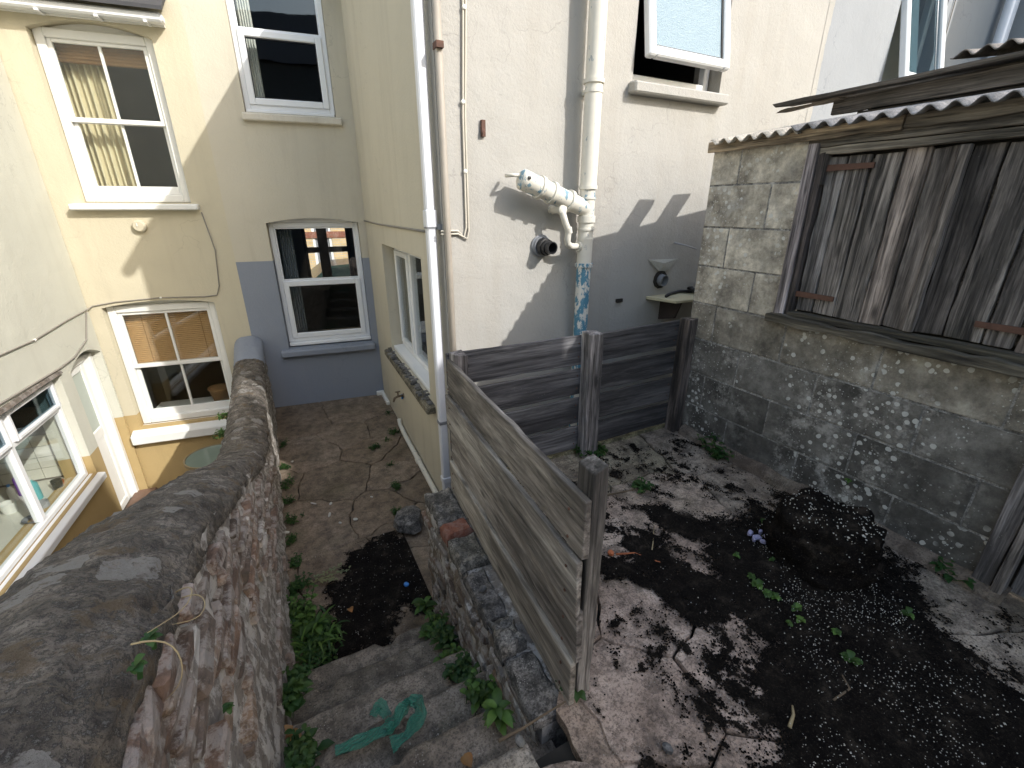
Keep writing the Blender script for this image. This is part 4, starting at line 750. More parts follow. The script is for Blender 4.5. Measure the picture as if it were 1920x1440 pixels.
# ------------------------------------------------------------------ shed
sh_ = thing('shed', 'concrete block shed with shuttered opening of dark weathered planks', 'shed', (3.2, 1.0, TZ)); SX = 2.36
mb = MB(); mb.box(SX + .0022, SX + .1, .405, 2.028, TZ - .3, 1.764); mb.box(SX + .0022, SX + .1, 1.478, 2.0279, 1.7641, 2.655); mb.box(SX + .1005, 4.6, 1.93, 2.0285, -.3, 2.66); mb.box(SX + .006, SX + .1, -3.2, -.62, TZ - .3, 2.655); bwall = bake('block_wall', mb, M['mortar'], sh_)
bm_ = bmesh.new(); bmesh.ops.create_cube(bm_, size=1); bmesh.ops.bevel(bm_, geom=bm_.edges[:], offset=.012, segments=1, affect='EDGES'); BLK = bpy.data.meshes.new('concrete_block'); bm_.to_mesh(BLK); bm_.free(); BLK.materials.append(M['block'])
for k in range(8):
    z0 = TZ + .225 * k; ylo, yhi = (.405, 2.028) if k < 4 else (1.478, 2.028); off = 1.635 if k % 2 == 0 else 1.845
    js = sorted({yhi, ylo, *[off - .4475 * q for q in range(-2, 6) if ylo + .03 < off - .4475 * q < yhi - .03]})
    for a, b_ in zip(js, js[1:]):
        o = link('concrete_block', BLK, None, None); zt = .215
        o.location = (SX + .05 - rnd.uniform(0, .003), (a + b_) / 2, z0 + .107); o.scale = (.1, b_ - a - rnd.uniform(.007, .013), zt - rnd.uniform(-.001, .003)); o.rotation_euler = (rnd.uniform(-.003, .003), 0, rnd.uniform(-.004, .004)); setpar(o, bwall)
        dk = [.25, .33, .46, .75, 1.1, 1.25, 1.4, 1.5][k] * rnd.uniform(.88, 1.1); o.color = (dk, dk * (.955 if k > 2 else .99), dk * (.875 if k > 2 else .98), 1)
# concrete fillet along the foot of the wall
mb = MB(); n = 60
for i in range(n + 1):
    y = lerp(.30, 1.94, i / n); d = .012 * fbm(y * 7, 3, 3); mb.v += [(SX + .02, y, TZ + .055 + d), (SX - .035, y, TZ + .045 + d), (SX - .062 + d, y, TZ + .028), (SX - .07 + d, y, TZ - .03)]
for i in range(n):
    for k in range(3): a = i * 4 + k; mb.f.append((a, a + 1, a + 5, a + 4)); mb.m.append(0)
bake('wall_fillet', mb, M['slab'], sh_, tint=(.45, .47, .46), smooth=True, fix=False)
# shutter frame, sill and lintel
board(sh_, 'frame_post', (SX - .022, 1.474, 1.79), (SX - .022, 1.474, 2.60), (0, -1, 0), .052, (1, 0, 0), .07, M['woodz'], (1.25, 1.2, 1.3), 10, .004, .004)
board(sh_, 'frame_post', (SX - .012, 1.421, 1.80), (SX - .012, 1.421, 2.56), (0, -1, 0), .03, (1, 0, 0), .05, M['woodz'], (.5, .45, .45), 10, .004)
board(sh_, 'frame_sill', (SX - .055, 1.50, 1.755), (SX - .06, -.6, 1.755), (0, 0, 1), .040, (1, 0, 0), .13, M['woody'], (.55, .54, .48), 30, .016, .012)
board(sh_, 'frame_sill', (SX - .02, 1.40, 1.795), (SX - .02, -.6, 1.795), (0, 0, 1), .028, (1, 0, 0), .06, M['woody'], (.45, .45, .4), 24, .006)
board(sh_, 'lintel', (SX - .012, 1.478, 2.548), (SX - .012, -.6, 2.548), (0, 0, 1), .032, (1, 0, 0), .04, M['woody'], (1.2, 1.18, 1.12), 24, .006)
board(sh_, 'lintel', (SX - .018, 1.478, 2.582), (SX - .018, -.6, 2.582), (0, 0, 1), .048, (1, 0, 0), .04, M['woody'], (.6, .58, .55), 24, .006)
board(sh_, 'fascia', (SX - .040, 2.045, 2.612), (SX - .040, 1.10, 2.612), (0, 0, 1), .052, (1, 0, 0), .022, M['woody'], (2.3, 2.0, 1.6), 20, .006, .004)
board(sh_, 'fascia', (SX - .030, 1.098, 2.618), (SX - .030, -.7, 2.618), (0, 0, 1), .05, (1, 0, 0), .03, M['woody'], (.6, .57, .53), 24, .008, .004)
for (xa, zt_) in ((2.77, 2.735), (3.158, 2.808)):
    board(sh_, 'purlin', (xa, -1.4, zt_ - .135), (xa, 1.95, zt_ - .115), (0, 0, 1), .11, (1, 0, 0), .09, M['woody'], (.9, .85, .8), 20, .004)
mb = MB(); mb.box(SX + .062, SX + .075, -.62, 1.40, 1.77, 2.64); bake('gap_backing', mb, M['joint'], sh_)  # added dark sheet, keeps light from showing through the shutter gaps
# shutters: two leaves of upright planks
def leaf_(label, y_hi, y_lo, widths, xo):
    mb = MB(); mb.box(SX + xo + .024, SX + xo + .045, y_lo, y_hi, 1.84, 2.52); lf = bake('shutter', mb, M['woody'], sh_); lf['label'] = label
    y = y_hi; i = 0
    while y > y_lo + .02:
        w_ = min(widths[i % len(widths)], y - y_lo); t = rnd.choice([(1.0, .98, .97), (.6, .57, .56), (1.3, 1.27, 1.24), (.85, .86, .9), (.42, .40, .40), (1.1, 1.0, .95), (.7, .68, .68)])
        board(lf, 'plank', (SX + xo + rnd.uniform(-.004, .004), y - .002, 1.826 + rnd.uniform(0, .008)), (SX + xo + rnd.uniform(-.004, .004), y - .002, 2.541 - rnd.uniform(0, .006)), (0, -1, 0), w_ - .008, (1, 0, 0), .022, M['woodz'], t, 14, .006, .006); y -= w_; i += 1
    return lf
l1 = leaf_('first shutter of grey-brown planks', 1.385, .905, [.085, .1, .115, .095, .1], .014); l2 = leaf_('second shutter of near-black planks', .875, .02, [.10, .12, .09, .13, .11], .018); leaf_('third shutter of dark planks', .0, -.6, [.1, .12], .018)
board(l1, 'batten', (SX - .012, .905, 1.83), (SX - .012, .905, 2.54), (0, -1, 0), .034, (1, 0, 0), .03, M['woodz'], (1.15, 1.1, 1.05), 12, .004)
def strap(par, y0, y1, z, x):
    mb = MB(); mb.hexa([(x, y0, z - .014), (x, y1, z - .011), (x + .008, y1, z - .011), (x + .008, y0, z - .014), (x, y0, z + .014), (x, y1, z + .011), (x + .008, y1, z + .011), (x + .008, y0, z + .014)])
    for t in (.15, .5, .85): mb.lathe((x, lerp(y0, y1, t), z), [(.0, -.005), (.005, -.004), (.006, 0)], 8, (-1, 0, 0))
    bake('strap_hinge', mb, M['rust'], par)
strap(l1, 1.392, 1.185, 2.492, SX + .003); strap(l1, 1.42, 1.21, 1.912, SX + .003); strap(l2, .40, .69, 1.905, SX + .006)
board(l1, 'hinge_block', (SX - .01, 1.43, 2.42), (SX - .01, 1.43, 2.56), (0, -1, 0), .05, (1, 0, 0), .04, M['woodz'], (.4, .38, .38), 4, .003)
# door in the shed, half out of the picture
board(sh_, 'door_post', (SX - .03, .408, TZ), (SX - .03, .408, 1.75), (0, -1, 0), .058, (1, 0, 0), .1, M['woodz'], (.9, .9, .95), 12, .003); board(sh_, 'door_post', (SX - .045, .345, TZ + .03), (SX - .045, .345, 1.75), (0, -1, 0), .032, (1, 0, 0), .05, M['woodz'], (.75, .72, .7), 12, .003)
mb = MB(); mb.box(SX + .055, SX + .075, -.61, .35, TZ + .02, 1.74); dd = bake('door', mb, M['woodz'], sh_, tint=(.3, .3, .3))
for k in range(7): board(dd, 'plank', (SX + .03, .31 - k * .13, TZ + .03), (SX + .03, .31 - k * .13, 1.74), (0, -1, 0), .125, (1, 0, 0), .022, M['woodz'], (.55, .55, .58), 8, .003)
# corrugated roof, two lapped sheets
def sheet(par, y0, y1, x0, x1, zf, mat, tint, rag, seed, name='roof_sheet'):
    mb = MB(); n = int((y1 - y0) / .0073); xs = [0, .03, .08, .3, .6, 1]
    for i in range(n + 1):
        y = lerp(y0, y1, i / n); wv = .013 * math.sin(y * 2 * math.pi / .076); r_ = rag * fbm(y * 14, seed, 1, 4) + rag * .6 * fbm(y * 3, seed, 2)
        for t in xs: x = lerp(x0 + r_, x1, t); mb.v.append((x, y, zf(x) + wv + .004 * fbm(x * 3, y * 2, seed)))
    m_ = len(xs)
    for i in range(n):
        for k in range(m_ - 1): a = i * m_ + k; mb.f.append((a, a + 1, a + m_ + 1, a + m_)); mb.m.append(0)
    nv = len(mb.v); mb.v += [(x, y, z - .005) for x, y, z in mb.v]; mb.f += [tuple(q + nv for q in f_[::-1]) for f_ in mb.f]; mb.m += [0] * (len(mb.f) - len(mb.m))
    mb.f += [(i * m_, (i + 1) * m_, nv + (i + 1) * m_, nv + i * m_) for i in range(n)]; mb.m += [0] * n
    return bake(name, mb, mat, par, smooth=True, fix=False, tint=tint)
zroof = lambda x: 2.668 + .17 * (x - 2.33)
sheet(sh_, 1.50, 2.0, 2.285, 4.7, zroof, M['roofs'], (1.7, 1.6, 1.45), .012, 3); sheet(sh_, -1.6, 1.535, 2.275, 4.7, lambda x: zroof(x) + .010, M['roofs'], (.8, .8, .85), .012, 8)  # pale tint on the left sheet paints in the sunlight there
# the higher lean-to behind, with rotting boards
lt_ = thing('lean_to', 'rotting dark boarded lean-to with a ragged roof edge above the block shed', 'lean-to', (3.2, .6, 2.7))
lx_ = 2.93
mb = MB(); mb.box(lx_ + .06, 4.2, -1.2, 1.60, 2.70, 2.88); bake('frame', mb, M['woody'], lt_, tint=(.4, .4, .4))
board(lt_, 'board', (lx_ + .02, 1.63, 2.72), (lx_ + .02, -1.2, 2.72), (0, 0, 1), .085, (1, 0, 0), .022, M['woody'], (.55, .52, .52), 26, .006)
board(lt_, 'board', (lx_, 1.76, 2.806), (lx_, -1.2, 2.82), (0, 0, 1), .075, (1, 0, 0), .03, M['woody'], (.75, .7, .68), 26, .006, .01)
board(lt_, 'roof_board', (2.86, 2.06, 2.885), (2.90, -1.2, 2.925), (1, 0, .12), .17, (-.12, 0, 1), .020, M['woody'], (.72, .68, .66), 40, .010, .022); board(lt_, 'roof_board', (3.20, 2.05, 2.93), (3.22, -1.2, 2.965), (1, 0, .12), .19, (-.12, 0, 1), .020, M['woody'], (.72, .68, .66), 40, .010, .022)
board(lt_, 'splinter', (lx_ - .04, 2.06, 2.858), (lx_ - .04, 1.70, 2.872), (0, 0, 1), .012, (1, 0, 0), .05, M['woody'], (.9, .8, .7), 6, .006, .03); board(lt_, 'splinter', (lx_ + .01, 2.03, 2.892), (lx_ + .01, 1.66, 2.898), (0, 0, 1), .010, (1, 0, 0), .04, M['woody'], (1.0, .85, .7), 6, .006, .03)
sheet(lt_, -1.2, 1.28, lx_ + .03, 4.3, lambda x: 2.975 + .15 * (x - lx_), M['roofs'], (.7, .65, .62), .014, 12)
# ------------------------------------------------------------------ pipes on the wing
dp = thing('downpipe', 'square white plastic downpipe at the corner of the cream wing', 'pipe', (.905, 2.80, 0)); x_, y_ = .892, 2.775
mb = MB(); mb.box(x_ - .028, x_ + .028, y_ - .028, y_ + .028, 2.30, 4.55); bake('pipe', mb, M['wpipe'], dp, bevel=.008); mb = MB(); mb.box(x_ - .028, x_ + .028, y_ - .028, y_ + .028, .0, 2.22); bake('pipe', mb, M['wpipe'], dp, bevel=.008)
for z in (2.21, .42): mb = MB(); mb.box(x_ - .034, x_ + .034, y_ - .034, y_ + .034, z, z + (.1 if z > 1 else .05)); bake('joint_socket', mb, M['wpipe'], dp, bevel=.006)
for z in (2.20, 3.6, .9): mb = MB(); mb.box(x_ + .030, .957, y_ - .045, y_ + .045, z - .0, z + .03); mb.box(x_ - .031, x_ + .031, y_ - .031, y_ + .031, z + .004, z + .026); bake('bracket', mb, M['greyp'], dp)
og = thing('corner_shade_strip', 'slim grey-brown strip standing in for the shaded wall edge behind the white downpipe', 'pipe', (.93, 2.69, 0)); mb = MB(); mb.tube([(.968, 2.694, .0), (.968, 2.694, 4.5)], .021, 10); bake('pipe', mb, m_plain('taupe_wall_shade', (.36, .32, .27), .6, .2), og, smooth=True)  # taupe tube stands in for the shaded strip of wing wall
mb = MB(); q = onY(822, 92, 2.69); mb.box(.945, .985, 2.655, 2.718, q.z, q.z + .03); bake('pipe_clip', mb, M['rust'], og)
PY = 2.615
sp = thing('soil_pipe', 'cream painted soil pipe with a capped branch and blue paint showing below', 'pipe', (2.0, PY, 0)); sx = (onY(1131, 0, PY).x + onY(1104, 330, PY).x + onY(1081, 615, PY).x) / 3
z1, z2, z3 = onY(1103, 352, PY).z, onY(1097, 402, PY).z, onY(1090, 497, PY).z
def vt(a, b_, r_, mat, name): mb = MB(); mb.tube([(sx, PY, a), (sx, PY, b_)], r_, 20); return bake(name, mb, M[mat], sp, smooth=True, autosmooth=.7)
vt(z1, 4.7, .054, 'creampipe', 'pipe'); vt(z2 + .0, z1 - .001, .050, 'halfpeel', 'junction'); vt(z3, z2 - .001, .051, 'creampipe', 'pipe'); lowp = vt(-.03, z3 - .001, .050, 'peel', 'pipe'); lowp['label'] = 'lower pipe with cream paint flaking off blue'
def collar(z, h_, r_, mat='creampipe'): mb = MB(); mb.lathe((sx, PY, z), [(r_ - .012, -.001), (r_, 0), (r_, h_), (r_ - .012, h_ + .001)], 20); bake('collar', mb, M[mat], sp, smooth=True, autosmooth=.6)
zc = onY(1113, 157, PY).z
collar(zc, .022, .063); collar(zc - .05, .014, .058); collar(z1 - .01, .022, .061); collar(z1 - .07, .012, .056, 'halfpeel'); collar(z2 - .05, .04, .060); collar(z2 - .1, .012, .058); collar(z3 - .012, .025, .060, 'peel'); collar(z3 + .5 * (z2 - z3), .012, .055)
mb = MB(); mb.box(sx - .012, sx + .012, PY, 2.719, zc - .045, zc - .02); bake('bracket', mb, M['creampipe'], sp)
j0 = Vector((sx - .01, PY, onY(1100, 392, PY).z)); c0 = onY(975, 334, PY - .03)
path = [j0, lerp(j0, c0, .2), lerp(j0, c0, .6), lerp(j0, c0, .97), c0]; mb = MB(); mb.tube(path, [.050, .056, .058, .060, .040], 20); br = bake('branch', mb, M['halfpeel'], sp, smooth=True, autosmooth=.9)
dv = (c0 - j0).normalized()
for t in (.28, .55, .72): mb = MB(); q = lerp(j0, c0, t); mb.lathe(q, [(.05, -.014), (.069, -.012), (.069, .012), (.05, .014)], 20, dv); bake('branch_collar', mb, M['creampipe'], br, smooth=True, autosmooth=.6)
mb = MB(); mb.lathe(c0 + Vector((.03, -.055, .0)), [(0, .012), (.010, .010), (.010, 0)], 8, (0, -1, 0)); bake('bolt', mb, M['blackp'], br)
mb = MB(); mb.tube([c0 + dv * -.01 + Vector((0, .02, .02)), c0 + dv * .05 + Vector((0, .01, .0)), c0 + dv * .05 + Vector((0, .09, -.0))], .011, 8); bake('stub', mb, M['creampipe'], br, smooth=True)
ws_ = thing('waste_pipe', 'thin cream waste pipe bending from the wall into the soil pipe', 'pipe', (1.9, 2.6, 2.1))
pw = [onY(1034, 393, 2.722), onY(1040, 394, 2.66), onY(1053, 393, 2.59), onY(1055, 400, 2.575), onY(1060, 418, 2.575), onY(1066, 432, 2.58), onY(1064, 448, 2.585), onY(1064, 456, 2.59), onY(1070, 462, 2.60), onY(1086, 462, PY)]
mb = MB(); mb.tube(pw, .0215, 12); bake('pipe', mb, M['creampipe'], ws_, smooth=True)
for k, r_ in ((2, .031), (0, .029), (9, .033), (5, .024)): mb = MB(); t = (pw[min(k + 1, 9)] - pw[max(0, k - 1)]).normalized(); t = Vector((0, -1, 0)) if k == 2 else t; mb.lathe(pw[k], [(.0, .024), (r_ - .006, .023), (r_, .018), (r_, -.018), (.02, -.02)], 14, t); bake('elbow_fitting', mb, M['creampipe'], ws_, smooth=True, autosmooth=.7)
fl = thing('flue', 'black plastic flue terminal stub low on the cream wing', 'flue', onY(1016, 462, 2.72)); q = onY(1013, 461, 2.72)
mb = MB(); mb.lathe(q, [(.0, .002), (.072, .002), (.074, .012), (.066, .016), (.06, .03), (.052, .03)], 24, (0, -1, 0)); bake('wall_collar', mb, M['greyp'], fl, smooth=True, autosmooth=.6)
mb = MB(); mb.lathe(q + Vector((.006, -.03, -.004)), [(.056, 0), (.055, .03), (.047, .032), (.047, .06), (.04, .06), (.04, .10), (.033, .10), (.031, .02), (0, .02)], 24, (.12, -1, -.02)); bake('terminal', mb, M['blackp'], fl, smooth=True, autosmooth=.6)
# cables
def cable(name, label, pts, r_, mat, clips=(), parent=None, cat='cable'):
    t = thing(name, label, cat, pts[-1]); mb = MB(); mb.tube(pts, r_, 8); bake('cable', mb, M[mat], t, smooth=True)
    for c in clips: mb = MB(); mb.lathe(c, [(0, .012), (.011, .008), (.011, -.008), (0, -.012)], 8, (0, 1, 0)); bake('clip', mb, M['whitep'], t)
    return t
a0, a1 = onY(869, 0, 2.708), onY(876, 442, 2.708)
cable('cable', 'pair of painted cables clipped down the cream wing end wall', [(a0.x - .008, 2.708, 4.5), (a0.x - .004, 2.709, 3.3), (a1.x - .002, 2.708, 2.8), (a1.x - .004, 2.708, a1.z + .05), (a1.x - .02, 2.707, a1.z - .01), (a1.x - .06, 2.708, a1.z + .03), (.93, 2.70, a1.z + .03)], .006, 'cable', [(a0.x, 2.706, 3.30), (a1.x, 2.706, 2.87), (a1.x, 2.706, 2.52)])
cable('cable', 'second painted cable beside the clipped pair on the wing end wall', [(a0.x + .012, 2.708, 4.5), (a0.x + .012, 2.709, 3.3), (a1.x + .012, 2.708, 2.8), (a1.x + .012, 2.708, a1.z + .03), (a1.x, 2.706, a1.z - .018), (a1.x - .06, 2.707, a1.z + .012), (.93, 2.70, a1.z + .012)], .006, 'cable')
pth = [onX(800, 434, .975), onX(770, 430, .985), onX(740, 424, .998), onX(710, 420, 1.02), onX(682, 415, 1.05)]
pth = [Vector((SIDE.P(su(p.y), p.z, -.008).x, p.y, p.z + .006 * math.sin(p.y * 9))) for p in pth]
cable('cable', 'dirty grey cable running along the shaded wing side wall', pth, .008, 'cableg')
n1 = [NW.P(u_, z, -.01) for u_, z in ((3.6, 1.33), (4.53, 1.322), (5.0, 1.31), (5.64, 1.34), (6.08, 1.35))]; n2_ = [BACK.P(ub(x), z, -.01) for x, z in ((-1.70, 1.375), (-1.5, 1.405), (-1.1, 1.425), (-.7, 1.41), (-.58, 1.42), (-.54, 1.52), (-.5, 1.9), (-.545, 2.28))]
cable('cable', 'grey cable looping over the ochre-banded house and its lower sash window', n1 + n2_, .006, 'cableg', [n1[2], n2_[2]])
n3 = [NW.P(u_, z, -.012) for u_, z in ((6.05, 1.33), (5.85, 1.09), (5.5, 1.01), (5.2, 1.0), (4.8, 1.01), (4.28, 1.025), (3.4, 1.08))]; cable('cable', 'thicker grey cable drooping to the kitchen window head', n3, .0075, 'cableg')
q = onY(905, 240, 2.715); mb = MB(); mb.lathe(q, [(0, .05), (.012, .03), (.016, .0)], 7, (-.2, -.5, -.8)); mb.box(q.x - .012, q.x + .012, 2.70, 2.719, q.z - .045, q.z + .04); tag(bake('rusty_hook', mb, M['rust'], bevel=.004), 'small rusty iron hook stub on the sunlit cream wall', 'hook')
# vent hole with mortar, shelf, hose, rod
q = onY(1237, 524, 2.72)
vh = thing('pipe_outlet', 'grey pipe end in a dark hole under a rough mortar patch', 'pipe outlet', q)
mb = MB(); mb.lathe(q, [(.072, .002), (.07, .012), (.05, .018), (.052, -.02)], 11, (0, -1, 0)); bake('hole_rim', mb, M['joint'], vh); mb = MB(); mb.lathe(q, [(.044, -.02), (.046, .05), (.038, .05), (.037, -.02), (0, -.02)], 20, (.1, -1, -.1)); bake('pipe_end', mb, M['greyp'], vh, smooth=True, autosmooth=.6)
mb = MB(); z_ = q.z; mb.add([(q.x - .15, 2.716, z_ + .16), (q.x + .17, 2.716, z_ + .155), (q.x + .07, 2.70, z_ + .07), (q.x - .04, 2.70, z_ + .07), (q.x, 2.690, z_ + .13)], [(0, 4, 1), (1, 4, 2), (2, 4, 3), (3, 4, 0)]); bake('mortar_patch', mb, M['mort'], vh)
zs_ = 1.66
slf = thing('wall_shelf', 'narrow cream ledge bracketed on the wing wall beside the shed', 'shelf', (3.0, 2.65, zs_)); xa = onZ(1205, 552, zs_).x
mb = MB(); n = 16
mb.hexa([(2.70, 2.47, zs_ - .022), (3.5, 2.43, zs_ - .03), (3.5, 2.718, zs_ - .03), (2.62, 2.718, zs_ - .022), (2.70, 2.47, zs_), (3.5, 2.43, zs_), (3.5, 2.718, zs_ + .004), (2.62, 2.718, zs_ + .004)]); bake('ledge', mb, m_render('peeling_ledge_paint', (.62, .56, .38), (.2, .17, .1), .9, 1.0), slf, bevel=.004)
mb = MB(); mb.hexa([(2.78, 2.55, zs_ - .16), (2.80, 2.55, zs_ - .16), (2.80, 2.716, zs_ - .2), (2.78, 2.716, zs_ - .2), (2.78, 2.50, zs_ - .024), (2.80, 2.50, zs_ - .024), (2.80, 2.716, zs_ - .024), (2.78, 2.716, zs_ - .024)]); bake('bracket', mb, m_plain('dark_rusted_bracket', (.045, .034, .029), .9, .4, 30), slf)
pts = []
for k in range(60): a = k * .55; pts.append((3.02 + .006 * k + .05 * math.cos(a), 2.62 + .05 * math.sin(a) * .8, zs_ + .022 + .012 * (k % 7) / 2))
mb = MB(); mb.tube([(2.72, 2.60, zs_ + .014), (2.82, 2.66, zs_ + .014), (2.95, 2.69, zs_ + .02)] + pts, .013, 7); tag(bake('hose', mb, M['blackp'], smooth=True), 'tangled black hose lying on the cream wall ledge', 'hose')
q0_, q1_ = onY(1264, 455, 2.719), onY(1306, 467, 2.62); mb = MB(); mb.tube([q0_, lerp(q0_, q1_, .5) + Vector((0, 0, .004)), q1_], .006, 7); tag(bake('wire', mb, M['steel'], smooth=True), 'short stiff wire sticking out of the wing wall near the shed', 'wire')
q = onY(1160, 563, 2.719); mb = MB(); mb.box(q.x - .03, q.x + .03, 2.705, 2.7195, q.z - .013, q.z + .013); tag(bake('air_brick', mb, M['joint']), 'small filled-in slot in the wing wall left of the ledge', 'vent')
# tap and floor pipe on the wing side wall
q = onX(752, 742, .985); ty = q.y; tz_ = q.z; tx = SIDE.P(su(ty), 0, 0).x
tp_ = thing('garden_tap', 'tarnished brass garden tap on the shaded cream wall', 'tap', (tx, ty, tz_))
mb = MB(); mb.tube([(tx, ty, tz_), (tx - .07, ty - .005, tz_), (tx - .10, ty - .01, tz_ - .012), (tx - .115, ty - .012, tz_ - .05)], [.012, .013, .013, .010], 10); bake('body', mb, M['brass'], tp_, smooth=True)
mb = MB(); mb.tube([(tx - .06, ty, tz_), (tx - .06, ty, tz_ + .045)], .008, 8); mb.box(tx - .085, tx - .035, ty - .008, ty + .008, tz_ + .045, tz_ + .055); bake('handle', mb, M['brass'], tp_); mb = MB(); mb.tube([(tx - .012, ty + .03, tz_ - .05), (tx - .012, ty + .03, tz_ + .0)], .011, 8); bake('blue_cap', mb, M['blues'], tp_, smooth=True)
mb = MB(); mb.lathe((tx - .001, ty, tz_), [(.0, .006), (.024, .006), (.026, 0)], 14, (-1, 0, 0)); bake('wall_plate', mb, M['brass'], tp_)
fp = thing('floor_pipe', 'cream pipe lying along the foot of the wing side wall', 'pipe', (.9, 4, .05)); pts = [SIDE.P(su(y), z, -.035) for y, z in ((4.62, .13), (4.60, .07), (4.4, .045), (3.8, .04), (3.2, .035), (2.85, .03))]
mb = MB(); mb.tube(pts, .024, 12); bake('pipe', mb, M['creampipe'], fp, smooth=True); mb = MB(); mb.lathe(pts[3], [(.02, -.03), (.031, -.028), (.031, .028), (.02, .03)], 14, SIDE.du); bake('collar', mb, M['creampipe'], fp, smooth=True, autosmooth=.7)
mb = MB(); SIDE.bar(mb, .012, .05, 0, .06, -.10, -.004); SIDE.bar(mb, .05, .42, 0, .05, -.045, -.003); tag(bake('skirting_block', mb, M['wpaint'], bevel=.008), 'white painted skirting block in the corner below the blue wall', 'skirting')
q = BACK.P(ub(onX(263, 424, -1.1).x if False else -1.106), 2.149, 0); vt_ = thing('vent', 'round pale vent cover under the upper sash window', 'vent', q)
mb = MB(); mb.lathe(q, [(.0, .05), (.045, .05), (.06, .035), (.062, .0)], 20, -BACK.dn); bake('cover', mb, M['cream_y'], vt_, smooth=True, autosmooth=.6); mb = MB(); mb.box(q.x - .02, q.x - .012, q.y - .056, q.y - .05, q.z - .0, q.z + .03); bake('slot', mb, M['whitep'], vt_)

# ------------------------------------------------------------------ things behind the windows
mb = MB(); n = 46
for k in range(n + 1):
    u_ = lerp(ub(-1.46), ub(-1.10), k / n); d = .30 + .03 * math.sin(k * .95) + .012 * math.sin(k * .41)
    mb.v += [tuple(BACK.P(u_, 2.2, d)), tuple(BACK.P(u_ - .02, 3.72, d + .01))]
mb.f = [(2 * k, 2 * k + 2, 2 * k + 3, 2 * k + 1) for k in range(n)]; mb.m = [0] * n
tag(bake('curtain', mb, M['curtain'], smooth=True, fix=False), 'cream pleated curtain at the side of the upper sash window', 'curtain')
mb = MB(); BACK.bar(mb, ub(-1.43), ub(-.69), 3.57, 3.74, .20, .23)
for k in range(6): BACK.bar(mb, ub(-1.43), ub(-.69), 3.575 + k * .027, 3.59 + k * .027, .19, .20)
tag(bake('blind', mb, M['wicker']), 'brown wooden blind pulled up at the top of the upper sash window', 'blind')
bl = thing('blind', 'orange bamboo slat blind half down in the lower sash window', 'blind', BACK.P(ub(-1.1), 1.3, .2)); mb = MB()
for k in range(30): z = .68 + k * .0222; mb.hexa([BACK.P(ub(-1.55), z, .195), BACK.P(ub(-.71), z, .195), BACK.P(ub(-.71), z + .006, .215), BACK.P(ub(-1.55), z + .006, .215), BACK.P(ub(-1.55), z + .017, .195), BACK.P(ub(-.71), z + .017, .195), BACK.P(ub(-.71), z + .019, .215), BACK.P(ub(-1.55), z + .019, .215)])
sl2 = bake('slats', mb, M['blind'], bl); sl2['kind'] = 'stuff'; mb = MB(); BACK.bar(mb, ub(-1.55), ub(-.71), .655, .675, .19, .22); bake('bottom_rail', mb, M['blind'], bl)
for x in (-1.4, -.85): mb = MB(); BACK.bar(mb, ub(x), ub(x) + .006, .66, 1.345, .188, .193); bake('cord', mb, M['wicker'], bl)
q = BACK.P(ub(-.88), .03, .42); bk = thing('basket', 'round wicker basket inside the lower sash window', 'basket', q)
mb = MB(); mb.lathe(q, [(.0, .01), (.10, .01), (.13, .16), (.135, .17), (.122, .165), (.095, .025), (0, .025)], 22); bake('bowl', mb, M['wicker'], bk, smooth=True); mb = MB(); mb.lathe(q, [(.128, .158), (.140, .166), (.138, .180), (.124, .176)], 22); bake('rim', mb, M['wicker'], bk, smooth=True)
mb = MB(); BACK.bar(mb, ub(-1.60), ub(-.66), -.03, .028, .185, .6); tag(bake('window_board', mb, M['wpaint']), 'white inner window board below the lower sash', 'shelf')
mb = MB(); n = 30
for k in range(n + 1): u_ = lerp(ub(.10), ub(.24), k / n); d = .32 + .02 * math.sin(k * 1.1); mb.v += [tuple(BACK.P(u_, .8, d)), tuple(BACK.P(u_, 2.16, d))]
mb.f = [(2 * k, 2 * k + 2, 2 * k + 3, 2 * k + 1) for k in range(n)]; mb.m = [0] * n; tag(bake('curtain', mb, M['greyp'], smooth=True, fix=False), 'grey curtain at the side of the window in the blue wall', 'curtain')
mb = MB(); n = 30
for k in range(n + 1): u_ = lerp(ub(.09), ub(.21), k / n); d = .25 + .02 * math.sin(k * 1.1); mb.v += [tuple(BACK.P(u_, 3.2, d)), tuple(BACK.P(u_, 4.7, d))]
mb.f = [(2 * k, 2 * k + 2, 2 * k + 3, 2 * k + 1) for k in range(n)]; mb.m = [0] * n; tag(bake('curtain', mb, M['whitep'], smooth=True, fix=False), 'pale curtain at the side of the upper plastic window', 'curtain')
# kitchen window sill clutter
WT = -.069
def bottle(label, px_, py_, r_, h_, mat, capm, cat='bottle', neck=.4):
    q = onZ(px_, py_, WT); x = max(-2.5, min(-2.06, q.x)); q = Vector((x, onX(px_, py_, x).y, WT)); q.y = min(max(q.y, 3.6), 5.05)
    t = thing('bottle' if cat == 'bottle' else cat.replace(' ', '_'), label, cat, q); mb = MB(); mb.lathe(q, [(0, 0), (r_, .0), (r_, h_ * .68), (r_ * neck, h_ * .84), (r_ * neck, h_ * .9), (0, h_ * .9)], 16); bake('body', mb, M[mat], t, smooth=True, autosmooth=.8)
    mb = MB(); mb.lathe(q, [(r_ * neck * 1.15, h_ * .88), (r_ * neck * 1.15, h_), (0, h_)], 12); bake('cap', mb, M[capm], t, smooth=True, autosmooth=.8); return t
bottle('purple plastic bottle on the kitchen window ledge', 48, 925, .04, .24, 'purple', 'whitep'); b2 = bottle('clear washing-up bottle with teal label in the kitchen window', 70, 935, .042, .22, 'teal', 'whitep'); bottle('small white spray bottle with blue stripe in the kitchen window', 28, 938, .025, .16, 'whitep', 'blues')
